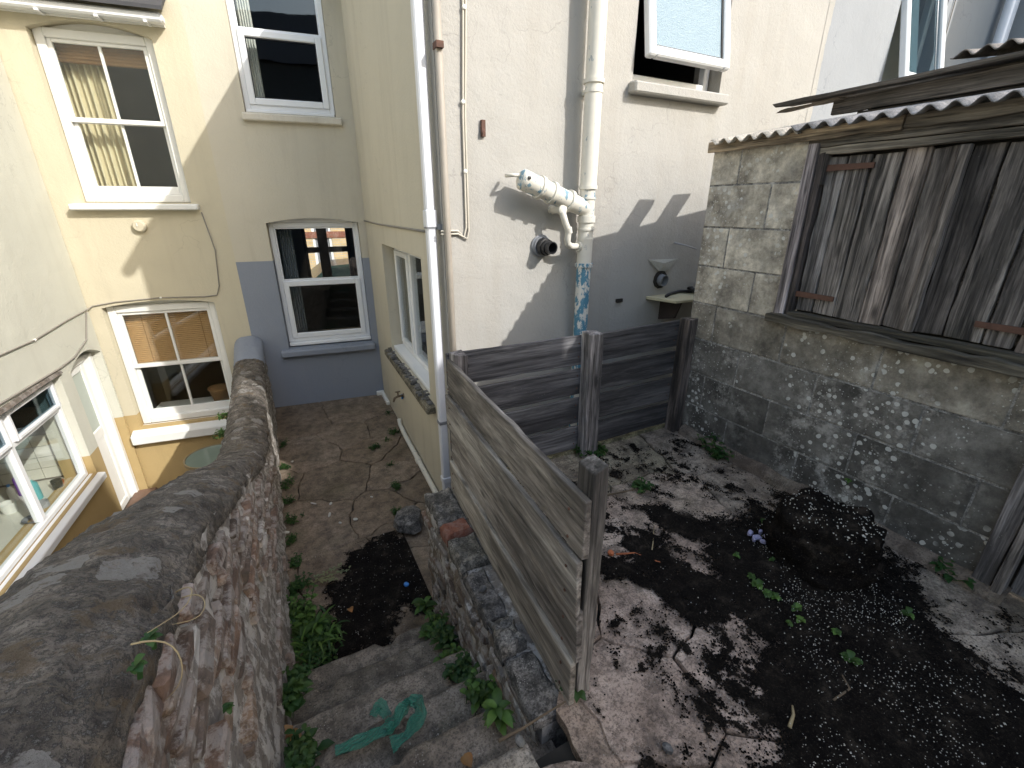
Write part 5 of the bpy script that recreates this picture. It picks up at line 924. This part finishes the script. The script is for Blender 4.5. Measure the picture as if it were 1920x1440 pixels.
def tub(name, label, px_, py_, r0, r1, h_, mat, handle=False):
    x = -2.02; q = onZ(px_, py_, WT); x = max(-2.5, min(-2.06, q.x)); q = Vector((x, min(max(onX(px_, py_, x).y, 3.5), 5.08), WT)); t = thing(name, label, name.replace('_', ' '), q)
    mb = MB(); mb.lathe(q, [(0, 0), (r0, 0), (r1, h_), (r1 * .9, h_), (r0 * .9, .008), (0, .008)], 20); bake('bowl', mb, M[mat], t, smooth=True, autosmooth=.7)
    if handle: mb = MB(); mb.tube([q + Vector((0, -r1 - .03 * math.sin(a), h_ * .5 + .03 * math.cos(a))) for a in [math.pi * k / 8 for k in range(9)]], .005, 6); bake('handle', mb, M[mat], t, smooth=True)
tub('mug', 'dark mug at the end of the kitchen window ledge', 118, 932, .035, .04, .085, 'mug', True); tub('tub', 'stacked white plastic tub on the kitchen ledge', 20, 960, .045, .055, .09, 'whitep'); tub('jar', 'squat glass jar on the kitchen ledge behind the pane', 85, 955, .04, .04, .07, 'steel'); tub('bowl', 'shallow grey bowl on the tiled kitchen ledge', 70, 985, .04, .075, .035, 'greyp'); tub('flowerpot', 'small terracotta pot beside the dark mug', 134, 918, .025, .032, .05, 'terra')
# neighbour's garden table
q = onZ(388, 858, -.17); tt = thing('garden_table', 'round glass-topped table in the yard below the lower sash window', 'table', (-.95, 5.35, -.87)); c = Vector((-.90, 5.30, -.20))
mb = MB(); mb.lathe(c, [(0, 0), (.25, 0), (.255, .01), (.25, .02), (0, .02)], 28); bake('table_top', mb, m_plain('grey_green_glass', (.22, .27, .22), .1), tt, smooth=True, autosmooth=.6); mb = MB(); mb.lathe(c, [(.25, -.012), (.268, -.008), (.268, .024), (.255, .024)], 28); bake('rim', mb, M['straw'], tt, smooth=True, autosmooth=.6)
for k in range(4): a = math.pi / 4 + k * math.pi / 2; mb = MB(); mb.tube([c + Vector((.2 * math.cos(a), .2 * math.sin(a), 0)), (c.x + .24 * math.cos(a), c.y + .24 * math.sin(a), -.875)], .012, 8); bake('leg', mb, M['mug'], tt, smooth=True)

# ------------------------------------------------------------------ plants
def leafgeo(mb, base, dirv, ln, wd, up=.5, droop=.6, fold=.15, seg=4, mi=0):
    d = Vector(dirv); d.z = 0; d = d.normalized() if d.length > 1e-5 else Vector((1, 0, 0)); s_ = Vector((-d.y, d.x, 0)); o = len(mb.v); base = Vector(base)
    for k in range(seg + 1):
        t = k / seg; h_ = ln * (up * t - droop * t * t); c = base + d * (ln * t * (1 - .25 * up)) + Vector((0, 0, h_)); w_ = wd * .5 * (math.sin(math.pi * min(1, .08 + t * .92)) ** .8) + .0005
        mb.v += [tuple(c - s_ * w_ + Vector((0, 0, w_ * fold * 2))), tuple(c), tuple(c + s_ * w_ + Vector((0, 0, w_ * fold * 2)))]
    for k in range(seg):
        for j in (0, 1): a = o + 3 * k + j; mb.f.append((a, a + 1, a + 4, a + 3)); mb.m.append(mi)
def weed(label, pos, R, n, mats, kind='rosette', h_=.1, seed=1, name='weed', cat='weed', leaves_apart=False, wide=.4):
    r_ = random.Random(seed); pos = Vector(pos); t = thing(name, label, cat, pos); fol = MB(); stem = MB(); ms = [M[m_] for m_ in mats]
    if kind == 'grass':
        for k in range(n):
            a = r_.uniform(0, 6.28); b_ = pos + Vector((r_.gauss(0, R * .38), r_.gauss(0, R * .38), 0)); ln = h_ * r_.uniform(.6, 1.5); leafgeo(fol, b_, (math.cos(a), math.sin(a), 0), ln, .006 + ln * .035, r_.uniform(.8, 1.5), r_.uniform(.7, 1.3), .1, 4, r_.randrange(len(ms)))
        stem.tube([pos, pos + Vector((.01, 0, h_ * .8))], .0015, 4)
    elif kind == 'rosette':
        for k in range(n):
            a = k * 2.4 + r_.uniform(-.4, .4); ln = R * r_.uniform(.6, 1.1); b_ = pos + Vector((0, 0, h_ * (k / n) * .6 + .004))
            if leaves_apart: lf = MB(); leafgeo(lf, b_, (math.cos(a), math.sin(a), 0), ln, ln * wide, .75, .65, .22, 5); bake('leaf', lf, ms[k % len(ms)], t, smooth=True, fix=False)
            else: leafgeo(fol, b_, (math.cos(a), math.sin(a), 0), ln, ln * wide, r_.uniform(.4, .9), r_.uniform(.4, .9), .2, 4, r_.randrange(len(ms)))
        stem.tube([pos - Vector((0, 0, .01)), pos + Vector((.003, .002, h_ * .65))], .003, 6)
    else:                                             # bushy: several leafy stems
        for k in range(n):
            a = r_.uniform(0, 6.28); ln = h_ * r_.uniform(.5, 1.15); b_ = pos + Vector((r_.gauss(0, R * .4), r_.gauss(0, R * .4), 0)); out = r_.uniform(.2, .8) * R
            tip = b_ + Vector((math.cos(a) * out, math.sin(a) * out, ln)); stem.tube([b_, lerp(b_, tip, .5) + Vector((0, 0, ln * .12)), tip], .0018, 4)
            m_ = max(4, int(ln / .016))
            for j in range(m_):
                tt_ = (j + 1) / m_; c = lerp(b_, tip, tt_) + Vector((0, 0, ln * .25 * tt_ * (1 - tt_))); aa = j * 2.4 + k; l2_ = wide * .11 * r_.uniform(.6, 1.2) * (1.15 - .6 * tt_); leafgeo(fol, c, (math.cos(aa), math.sin(aa), 0), l2_, l2_ * .55, .45, .5, .2, 3, r_.randrange(len(ms)))
    if fol.v: bake('foliage', fol, ms, t, smooth=True, fix=False)
    if stem.v: bake('stem', stem, M['leafd'], t, fix=False)
    return t
L_, D_, B_ = 'leaf', 'leafd', 'leafb'
ORD = ['first', 'second', 'third', 'fourth', 'fifth', 'sixth', 'seventh']
weed('big clump of grass and dandelion leaves below the steps by the boundary wall', (-.14, 2.17, .0), .17, 190, [L_, D_, B_], 'grass', .16, 3, 'grass_clump', 'grass')
weed('leafy weed rising behind the grass clump by the boundary wall', (-.19, 2.36, 0), .09, 16, [L_, B_], 'bushy', .20, 5, wide=.5); weed('broad-leaved dock growing in the grass clump', (-.11, 2.25, .01), .13, 14, [L_, B_], 'rosette', .10, 6, wide=.32); weed('feathery weed at the near edge of the grass clump', (-.13, 2.04, 0), .10, 16, [L_, D_], 'bushy', .12, 8, wide=.35); weed('small fern-like weed against the wall beyond the grass clump', (-.2, 2.62, 0), .07, 16, [D_, L_], 'bushy', .10, 9, wide=.4)
for k, (y, r_, h_) in enumerate(((2.9, .06, .07), (3.15, .05, .06), (3.42, .06, .07), (3.7, .05, .06), (3.95, .07, .09), (4.3, .05, .05), (4.8, .06, .06))):
    weed(ORD[k] + ' low weed along the boundary wall foot beyond the grass clump', (-.205, y, 0), r_, 12, [D_, L_], 'bushy', h_, 20 + k, wide=.35)['group'] = 'weeds along the boundary wall foot'
for k, (px_, py_, r_, lab_) in enumerate(((738, 812, .07, 'bushy weed tuft under the garden tap'), (725, 826, .05, 'grassy tuft in a crack a little out from the tap'), (702, 842, .05, 'weed tuft in the middle of the cracked yard concrete'), (733, 872, .06, 'grassy tuft beside the cream floor pipe'), (742, 915, .05, 'weed tuft in the crack nearer the downpipe'), (728, 775, .06, 'grassy tuft by the white skirting block'), (745, 965, .04, 'small weed tuft beside the loose grey stone'))):
    q = onZ(px_, py_, .0); weed(lab_, q, r_, 22, [L_, D_], 'grass' if k % 2 else 'bushy', .05, 30 + k, wide=.3)['group'] = 'weed tufts by the wing wall'
# beside the steps, along the retaining wall
weed('bright broad-leaved plant at the far foot of the retaining wall', (.455, 1.955, .145), .10, 10, [B_, L_], 'rosette', .14, 41, wide=.42, leaves_apart=True)
for k, (x, y, z, h_, lab) in enumerate(((.47, 1.80, .145, .09, 'dark trailing weed at the end of the lowest step'), (.46, 1.60, .29, .10, 'small leafy weed at the end of the second step'), (.44, 1.46, .29, .11, 'leafy weed with a few pale leaves at the end of the third step'), (.45, 1.30, .435, .10, 'ferny weed at the end of the third step by the wall'), (.44, 1.08, .58, .08, 'low weed under the retaining wall at the fourth step'), (.455, 1.2, .44, .12, 'taller dark weed hugging the retaining wall face'))):
    weed(lab, (x, y, z), .07, 16, [D_, L_] if k % 2 else [L_, B_], 'bushy', h_, 50 + k, wide=.5)
weed('fresh green plant with long pointed leaves on the upper step', (.415, .90, .725), .085, 16, [B_, L_], 'rosette', .13, 61, 'leafy_plant', 'plant', True, .36)
for k, (x, y, z, h_, lab) in enumerate(((-.225, 1.52, .435, .11, 'clover-like weed where the third step meets the boundary wall'), (-.21, 1.26, .44, .09, 'clover patch on the third step against the boundary wall'), (-.225, 1.08, .58, .10, 'clover patch on the fourth step against the boundary wall'), (-.22, 1.74, .29, .06, 'thin mossy weed on the second step by the boundary wall'))):
    weed(lab, (x, y, z), .06, 26, [L_, D_], 'bushy', h_, 70 + k, wide=.5)
# on the terrace
def tz(px_, py_, dz=.002): q = onZ(px_, py_, TZ); q.z += dz; return q
for k, (px_, py_, r_, h_, lab) in enumerate(((1330, 845, .07, .10, 'leafy weed at the corner of shed and back fence'), (1350, 860, .05, .06, 'small dark weed at the foot of the block wall'), (1095, 852, .06, .07, 'weed round the foot of the middle fence post'), (1125, 850, .05, .05, 'small tuft right of the middle fence post'), (1205, 918, .05, .04, 'small green sprout on the mossy terrace concrete'), (1072, 1285, .03, .03, 'tiny sprout at the near fence post foot'))):
    weed(lab, tz(px_, py_), r_, 12, [L_, D_], 'bushy', h_, 80 + k, wide=.45)
for k, (px_, py_, r_) in enumerate(((1408, 1090, .035), (1418, 1105, .05), (1437, 1122, .045), (1452, 1128, .035), (1490, 1150, .045), (1498, 1172, .03), (1478, 1178, .025), (1590, 1245, .045), (1605, 1250, .03), (1428, 985, .03), (1446, 1058, .025), (1380, 1050, .03), (1700, 1160, .04), (1565, 1195, .03), (1570, 968, .03))):
    weed('small round-leaved sprout in the black compost', tz(px_, py_, .014 if k < 14 else .2), r_ * .75, 9, [L_, L_, B_], 'rosette', .018, 100 + k, 'sprout', 'sprout', False, .7)['group'] = 'sprouts in the compost'
sow = weed('tall sow-thistle with a yellow flower against the block wall by the door post', tz(1815, 1050), .12, 7, [D_, L_], 'rosette', .10, 130, 'thistle', 'thistle', wide=.35); q = tz(1815, 1050)
mb = MB(); mb.tube([q, q + Vector((-.005, .01, .1)), q + Vector((.0, .0, .15))], .003, 6); mb.lathe(q + Vector((0, 0, .15)), [(.004, 0), (.014, .010), (0, .012)], 9); bake('flower', mb, M['yel'], sow)
weed('dark creeping weed at the shed foot near the thistle', tz(1785, 1085), .09, 12, [D_], 'bushy', .05, 131, wide=.5); weed('round-leaved dark weed beside the door post', tz(1775, 1070), .07, 9, [D_, L_], 'rosette', .03, 132, wide=.75)
# on the boundary wall
for k, (y, z, lab) in enumerate(((4.3, .62, 'trailing green weed hanging off the coping'), (3.95, .60, 'bright green weed growing from the far wall face'), (3.3, .50, 'small fern on the neighbour side of the wall'))):
    weed(lab, (-.56, y, z), .07, 18, [B_, L_], 'bushy', .05, 140 + k, 'wall_fern', 'fern', wide=.45)
for k, (px_, py_, lab) in enumerate(((285, 1205, 'small round-leaved plant under the coping edge'), (258, 1260, 'green sprig growing between coping and stones'), (430, 1330, 'moss-green sprig low on the rubble face'))):
    q = onX(px_, py_, FX + .035); weed(lab, q, .014, 9, [L_, D_], 'rosette', .012, 150 + k, 'wall_sprig', 'sprig', wide=.7)
for k, ((a, b_), lab) in enumerate(zip((((330, 1110), (275, 1195)), ((250, 1220), (305, 1310)), ((345, 1130), (318, 1165))), ('dry straw-coloured root hanging under the coping', 'long dry root dangling over the large red stone', 'short dry root loop below the coping'))):
    p0, p1 = onX(*a, FX + .03), onX(*b_, FX + .04); mb = MB(); mb.tube([lerp(p0, p1, t) + Vector((.035 * math.sin(math.pi * t), .008 * math.sin(7 * t), .012 * math.sin(3 * t + k))) for t in [q_ / 12 for q_ in range(13)]], [.0014 - .0009 * q_ / 12 for q_ in range(13)], 5); tag(bake('dry_root', mb, M['straw'], smooth=True), lab, 'root')
# ------------------------------------------------------------------ compost spilled over the terrace
def inpoly(x, y, poly):
    c = False; n = len(poly); j = n - 1
    for i in range(n):
        if (poly[i][1] > y) != (poly[j][1] > y) and x < (poly[j][0] - poly[i][0]) * (y - poly[i][1]) / (poly[j][1] - poly[i][1]) + poly[i][0]: c = not c
        j = i
    return c
def sdist(x, y, poly):
    d = 9.0
    for (ax, ay), (bx, by) in zip(poly, poly[1:] + poly[:1]):
        vx, vy = bx - ax, by - ay; t = max(0, min(1, ((x - ax) * vx + (y - ay) * vy) / (vx * vx + vy * vy + 1e-9))); d = min(d, math.hypot(x - ax - vx * t, y - ay - vy * t))
    return d if inpoly(x, y, poly) else -d
pw_ = lambda L, z: [tuple(onZ(*p, z)[:2]) for p in L]
P1 = pw_([(1385, 990), (1490, 950), (1600, 990), (1650, 1075), (1700, 1125), (1760, 1205), (1850, 1262), (1925, 1320), (2050, 1500), (1490, 1600), (1472, 1310), (1425, 1165), (1350, 1060)], TZ)
P2 = pw_([(1175, 945), (1225, 955), (1345, 1065), (1420, 1170), (1440, 1270), (1405, 1330), (1345, 1280), (1300, 1200), (1250, 1120), (1120, 1085), (1095, 1060), (1180, 1035)], TZ); P3 = pw_([(1180, 945), (1240, 940), (1440, 1000), (1380, 1040), (1290, 1010)], TZ); P4 = pw_([(1380, 1420), (1480, 1340), (1600, 1350), (1920, 1330), (1920, 1560), (1300, 1560)], TZ)
def dens(x, y):
    n = fbm(x * 7, y * 7, .5, 6); n2 = 1.6 * fbm(x * 24, y * 24, 3.5, 5)
    # trodden streaks run up from the steps
    s_ = fbm((x * .94 + y * .35) * 13, (y * .94 - x * .35) * 3.2, 4.4, 4)
    a = sdist(x, y, P1) * 7 + .55 + .6 * n + .3 * n2; b_ = sdist(x, y, P2) * 6 - .22 + .7 * n + 1.0 * s_ + .4 * n2; c = sdist(x, y, P3) * 9 - .05 + .9 * n; d = sdist(x, y, P4) * 3 - .30 + .7 * n + 1.0 * s_ + .5 * n2
    return max(a, b_, c, d, -.50 + .7 * n + .5 * n2 + .35 * s_)
mb = MB(); x0, x1, y0, y1, stp = .66, 2.33, -.25, 1.98, .0105; nx, ny = int((x1 - x0) / stp), int((y1 - y0) / stp); field = {}; cov_ = []
for i in range(nx + 1):
    for j in range(ny + 1):
        x, y = x0 + i * stp, y0 + j * stp; d = dens(x, y); field[i, j] = d
        hgt = .0065 + (.010 * max(0, min(1.2, d)) * (1 + .8 * fbm(x * 30, y * 30, 1.1, 3)) if d > 0 else 0) + .0015 * fbm(x * 60, y * 60, 2.2, 2)
        cov_.append(d)
        mb.v.append((x, y, TZ + hgt))
for i in range(nx):
    for j in range(ny):
        if max(field[i, j], field[i + 1, j], field[i, j + 1], field[i + 1, j + 1]) > -1.1: a = i * (ny + 1) + j; mb.f.append((a, a + ny + 1, a + ny + 2, a + 1)); mb.m.append(0)
def cover(o, c_): at_ = o.data.attributes.new('cover', 'FLOAT', 'POINT'); at_.data.foreach_set('value', c_)
o = bake('spilled_compost', mb, M['soilf'], smooth=True, fix=False); o['kind'] = 'stuff'; cover(o, cov_)
LP = pw_([(730, 955), (745, 998), (800, 1003), (815, 1150), (765, 1150), (735, 1195), (690, 1215), (625, 1235), (605, 1150), (640, 1065), (690, 1015)], 0.0)
mb = MB(); x0_, y0_, n1_, n2__ = -.2, 1.92, 72, 96; fl_ = {}; lst = .0105; cov_ = []
for i in range(n1_ + 1):
    for j in range(n2__ + 1):
        x, y = x0_ + i * lst, y0_ + j * lst; d = sdist(x, y, LP) * 7 + .12 + .7 * fbm(x * 8, y * 8, 6.6, 5); fl_[i, j] = d; cov_.append(d); mb.v.append((x, y, .0065 + .008 * max(0, min(1, d)) + .0015 * fbm(x * 50, y * 50, 1, 3)))
for i in range(n1_):
    for j in range(n2__):
        if max(fl_[i, j], fl_[i + 1, j], fl_[i, j + 1], fl_[i + 1, j + 1]) > -1.1: a = i * (n2__ + 1) + j; mb.f.append((a, a + n2__ + 1, a + n2__ + 2, a + 1)); mb.m.append(0)
o = bake('spilled_compost', mb, M['soilf'], smooth=True, fix=False); cover(o, cov_); o['kind'] = 'stuff'
# the pot-shaped root ball left on top
q = onZ(1560, 1065, TZ); hc = Vector((1.94, .785, TZ)); mb = MB(); n, m_ = 56, 26
for i in range(m_ + 1):
    t = i / m_
    for k in range(n):
        a = 2 * math.pi * k / n
        r_, z = (.222 - .037 * min(1, t / .74) ** .8, .215 * (t / .74) ** 1.05) if t < .74 else (.185 * (1 - (t - .74) / .26) ** .6, .215 + .03 * ((t - .74) / .26))
        x, y = hc.x + r_ * math.cos(a), hc.y + r_ * math.sin(a); d = .030 * fbm(x * 11, y * 11, z * 11, 5) + .010 * fbm(x * 45, y * 45, z * 45, 3)
        mb.v.append((x + d * math.cos(a), y + d * math.sin(a), TZ + z + d))
for i in range(m_):
    for k in range(n): mb.f.append((i * n + k, i * n + (k + 1) % n, (i + 1) * n + (k + 1) % n, (i + 1) * n + k)); mb.m.append(0)
tag(bake('compost_heap', mb, M['soil'], smooth=True, fix=False), 'pot-shaped heap of black compost flecked with white perlite', 'compost heap')
def perlite(n, sampler, seed, lo=.0012, hi=.0032):
    r_ = random.Random(seed); mb = MB(); c = 0; tries = 0
    while c < n and tries < n * 40:
        tries += 1; p = sampler(r_)
        if p is None: continue
        s_ = r_.uniform(lo, hi) * (1.7 if r_.random() < .06 else 1); x, y, z = p; j = lambda: s_ * r_.uniform(.6, 1.3)
        mb.add([(x + j(), y, z), (x, y + j(), z), (x - j(), y, z), (x, y - j(), z), (x, y, z + j()), (x, y, z - s_)], [(0, 1, 4), (1, 2, 4), (2, 3, 4), (3, 0, 4), (1, 0, 5), (2, 1, 5), (3, 2, 5), (0, 3, 5)]); c += 1
    o = bake('perlite', mb, M['perl'], fix=False); o['kind'] = 'stuff'; return o
def s1(r_):
    i, j = r_.randrange(nx), r_.randrange(ny); d = field[i, j]; x, y = .66 + i * stp, -.25 + j * stp; k = sdist(x, y, P1) * 4 + .4
    if r_.random() > max(.05, min(.9, d * .9)) * max(.1, min(1, k)) * max(.1, .5 + fbm(x * 5, y * 5, 8.8)): return None
    return (x + r_.uniform(0, stp), y + r_.uniform(0, stp), TZ + .018 + .008 * max(0, min(1.2, d)))
perlite(2300, s1, 5, .0010, .0024)
def s2(r_):
    a = r_.uniform(0, 6.28); t = r_.random(); rr = .19 * math.sqrt(t)
    if r_.random() < .45: tt = r_.uniform(.1, 1); z, rr = .215 * tt ** 1.05, .222 - .037 * tt ** .8
    else: z = .242 - .02 * (rr / .19) ** 4; rr *= .93
    x, y = hc.x + rr * math.cos(a), hc.y + rr * math.sin(a); d = .030 * fbm(x * 11, y * 11, z * 11, 5); return (x + d * math.cos(a), y + d * math.sin(a), TZ + z + d + .001)
perlite(420, s2, 6, .0015, .004)
def s3(r_):
    i, j = r_.randrange(n1_), r_.randrange(n2__); d = fl_[i, j]
    return None if r_.random() > max(.02, min(.9, d)) else (x0_ + i * lst, y0_ + j * lst, .014)
perlite(260, s3, 7)
def s4(r_):
    i = r_.randrange(5); y = lerp(NOS[i + 1], NOS[i], r_.random()); return (r_.uniform(-.25, .48), y, .145 * (i + 1) + .004) if r_.random() < .5 else None
perlite(110, s4, 8)
# crumbs of soil lying loose around the edges
mb = MB(); r_ = random.Random(3); c = 0
while c < 14000:
    x, y = r_.uniform(.7, 2.3), r_.uniform(-.1, 1.9); i, j = int((x - .66) / stp), int((y + .25) / stp); d = field.get((i, j), -1)
    if not -.9 < d < .25 or r_.random() > .5 + d: continue
    s_ = r_.uniform(.0015, .005); z = TZ + .003; mb.add([(x + s_, y, z), (x, y + s_ * .8, z), (x - s_, y, z), (x, y - s_, z), (x, y, z + s_)], [(0, 1, 4), (1, 2, 4), (2, 3, 4), (3, 0, 4)]); c += 1
o = bake('soil_crumbs', mb, M['soil'], fix=False); o['kind'] = 'stuff'
# ------------------------------------------------------------------ litter
# green netting on the steps
nt = thing('green_netting', 'crumpled strip of green plastic netting lying across the steps', 'netting', (.2, 1.15, .6))
def ribbon(px_list, wd, sd, flip=1):
    pts = [Vector(onZ(a, b_, z)) for a, b_, z in px_list]; mb = MB(); fine = []
    for k in range(len(pts) - 1):
        for t in (0, .2, .4, .6, .8): fine.append(lerp(pts[k], pts[k + 1], t))
    fine.append(pts[-1]); n = len(fine); m_ = 10
    for i, p in enumerate(fine):
        t = (fine[min(i + 1, n - 1)] - fine[max(0, i - 1)]).normalized(); s_ = Vector((-t.y, t.x, .15 * math.sin(i * .7 + sd))).normalized()
        for k in range(m_ + 1): w_ = (k / m_ - .5) * wd * (1 - .35 * abs(math.sin(i * .37 + sd))); mb.v.append(tuple(p + s_ * w_ + Vector((0, 0, .010 + .016 * abs(math.sin(k * 1.1 + i * .5 + sd)) + .012 * fbm(i * .4, k * .5, sd)))))
    for i in range(n - 1):
        for k in range(m_): a = i * (m_ + 1) + k; mb.f.append((a, a + 1, a + m_ + 2, a + m_ + 1)); mb.m.append(0)
    return bake('netting_strip', mb, M['net'], nt, smooth=True, fix=False)
ribbon([(630, 1415, .60), (680, 1395, .60), (725, 1375, .61), (750, 1345, .62), (765, 1325, .60), (785, 1318, .60), (790, 1345, .62), (765, 1385, .64), (735, 1405, .63)], .055, 1.0); ribbon([(725, 1378, .625), (745, 1365, .64), (752, 1335, .655), (770, 1320, .64)], .04, 2.3); ribbon([(700, 1350, .60), (712, 1328, .61), (728, 1350, .605)], .05, 4.0)
def chip(name, label, p, sz, mat, cat, group=None, z=.0):
    o = link(name, rock_mesh(name, M[mat], rnd.randrange(999), 1, .35, .24)); o.location = Vector(p) + Vector((0, 0, sz[2] * .5)); o.scale = sz; o.rotation_euler = (0, 0, rnd.uniform(0, 3)); return tag(o, label, cat, group)
q = onZ(785, 985, 0); o = chip('stone', 'loose grey stone lying where the retaining wall meets the yard', (.62, 2.92, 0), (.26, .2, .13), 'cap', 'stone')
for k, (px_, py_, s_) in enumerate(((588, 945, (.05, .015, .012)), (620, 945, (.03, .02, .01)), (618, 966, (.05, .02, .012)), (667, 975, (.035, .03, .012)), (638, 981, (.025, .018, .01)), (697, 932, (.022, .012, .008)), (538, 1000, (.04, .02, .02)), (548, 866, (.03, .02, .01)))):
    chip('plaster_chip', 'small white plaster chip on the brown yard concrete', onZ(px_, py_, .001), s_, 'perl', 'chip', 'white chips on the yard floor')
chip('plastic_scrap', 'bright blue plastic scrap on the black compost in the lower yard', onZ(762, 1097, .012), (.028, .03, .015), 'blues', 'scrap')
def dryleaf(label, p, s_, tilt=.2):
    t = MB(); leafgeo(t, Vector(p) + Vector((0, 0, .006)), (math.cos(s_ * 99), math.sin(s_ * 99), 0), s_, s_ * .75, .45, .35, .35, 5); tag(bake('dry_leaf', t, M['dry'], smooth=True, fix=False), label, 'leaf')
dryleaf('dry orange leaf on the black compost in the lower yard', onZ(655, 1142, .014), .05); dryleaf('curled brown leaf on a step beside the boundary wall', onZ(525, 1395, .445), .07); dryleaf('second brown leaf on the step beside the first', onZ(540, 1388, .445), .06); dryleaf('small tan leaf on the upper step', onZ(868, 1420, .735), .05)
chip('terracotta_shard', 'orange terracotta shard on the terrace next to the near fence post', tz(1128, 948), (.032, .02, .018), 'terra', 'shard'); chip('terracotta_shard', 'round orange terracotta shard at the end of a twig on the terrace', tz(1145, 1040), (.03, .03, .02), 'terra', 'shard')
for k, (px_, py_, s_) in enumerate(((1404, 1008, .03), (1418, 1016, .035), (1428, 1024, .025), (1412, 1020, .022), (1424, 1006, .024), (1434, 1014, .02))):
    chip('scrap', 'crumpled pale violet scrap in the compost near the heap', tz(px_, py_, .016), (s_, s_ * .7, .02), 'violet', 'scrap', 'pale violet scraps')
def stick(label, L, r_, mat='twig', z=TZ, lift=.008):
    pts = [Vector(onZ(a, b_, z)) + Vector((0, 0, lift + .006 * fbm(a * .05, b_ * .05))) for a, b_ in L]; mb = MB(); mb.tube(pts, [lerp(r_, r_ * .5, k / (len(pts) - 1)) for k in range(len(pts))], 6); tag(bake('twig', mb, M[mat], smooth=True), label, 'twig')
stick('long bare twig pointing from the near fence post over the terrace', [(1112, 945), (1140, 930), (1180, 922), (1215, 918)], .005); stick('orange-brown twig lying by the terracotta shard', [(1155, 1042), (1190, 1040), (1215, 1050), (1240, 1058)], .005, 'terra'); stick('thin upright grass stalk in the compost', [(1222, 1035), (1225, 1012), (1226, 985)], .003, 'straw'); stick('pale stick standing in the compost near the steps', [(1478, 1370), (1486, 1345), (1484, 1328)], .006, 'straw', TZ, .014); stick('dry bramble stem across the hole beside the top step', [(935, 1395), (980, 1370), (1020, 1345), (1060, 1320)], .005, 'twig', TZ, .012); stick('thin curved twig looping in the black compost', [(1560, 1320), (1590, 1300), (1570, 1260), (1568, 1240)], .004, 'twig', TZ, .018)
sw = thing('silver_weed', 'uprooted pale silvery weed lying in the lower yard', 'weed', onZ(615, 1080, 0)); fo = MB(); stm = MB(); r_ = random.Random(9)
for (a, b_) in (((582, 1095), (655, 1068)), ((590, 1085), (640, 1062)), ((600, 1092), (628, 1088))):
    p0, p1 = onZ(*a, .02), onZ(*b_, .03); stm.tube([p0, lerp(p0, p1, .5) + Vector((0, 0, .015)), p1], .003, 5)
    for k in range(16): c_ = lerp(p0, p1, k / 15) + Vector((0, 0, .012)); aa = r_.uniform(0, 6.28); leafgeo(fo, c_, (math.cos(aa), math.sin(aa), 0), .03, .011, .3, .4, .2, 3)
bake('foliage', fo, M['leafs'], sw, smooth=True, fix=False); bake('stem', stm, M['leafs'], sw, fix=False)
for k, (px_, py_) in enumerate(((1250, 1405), (975, 1395), (905, 1108))):
    chip('pebble', 'grey pebble lying on the worn concrete', onZ(px_, py_, TZ), (.03, .026, .02), 'slate', 'pebble', 'loose pebbles')
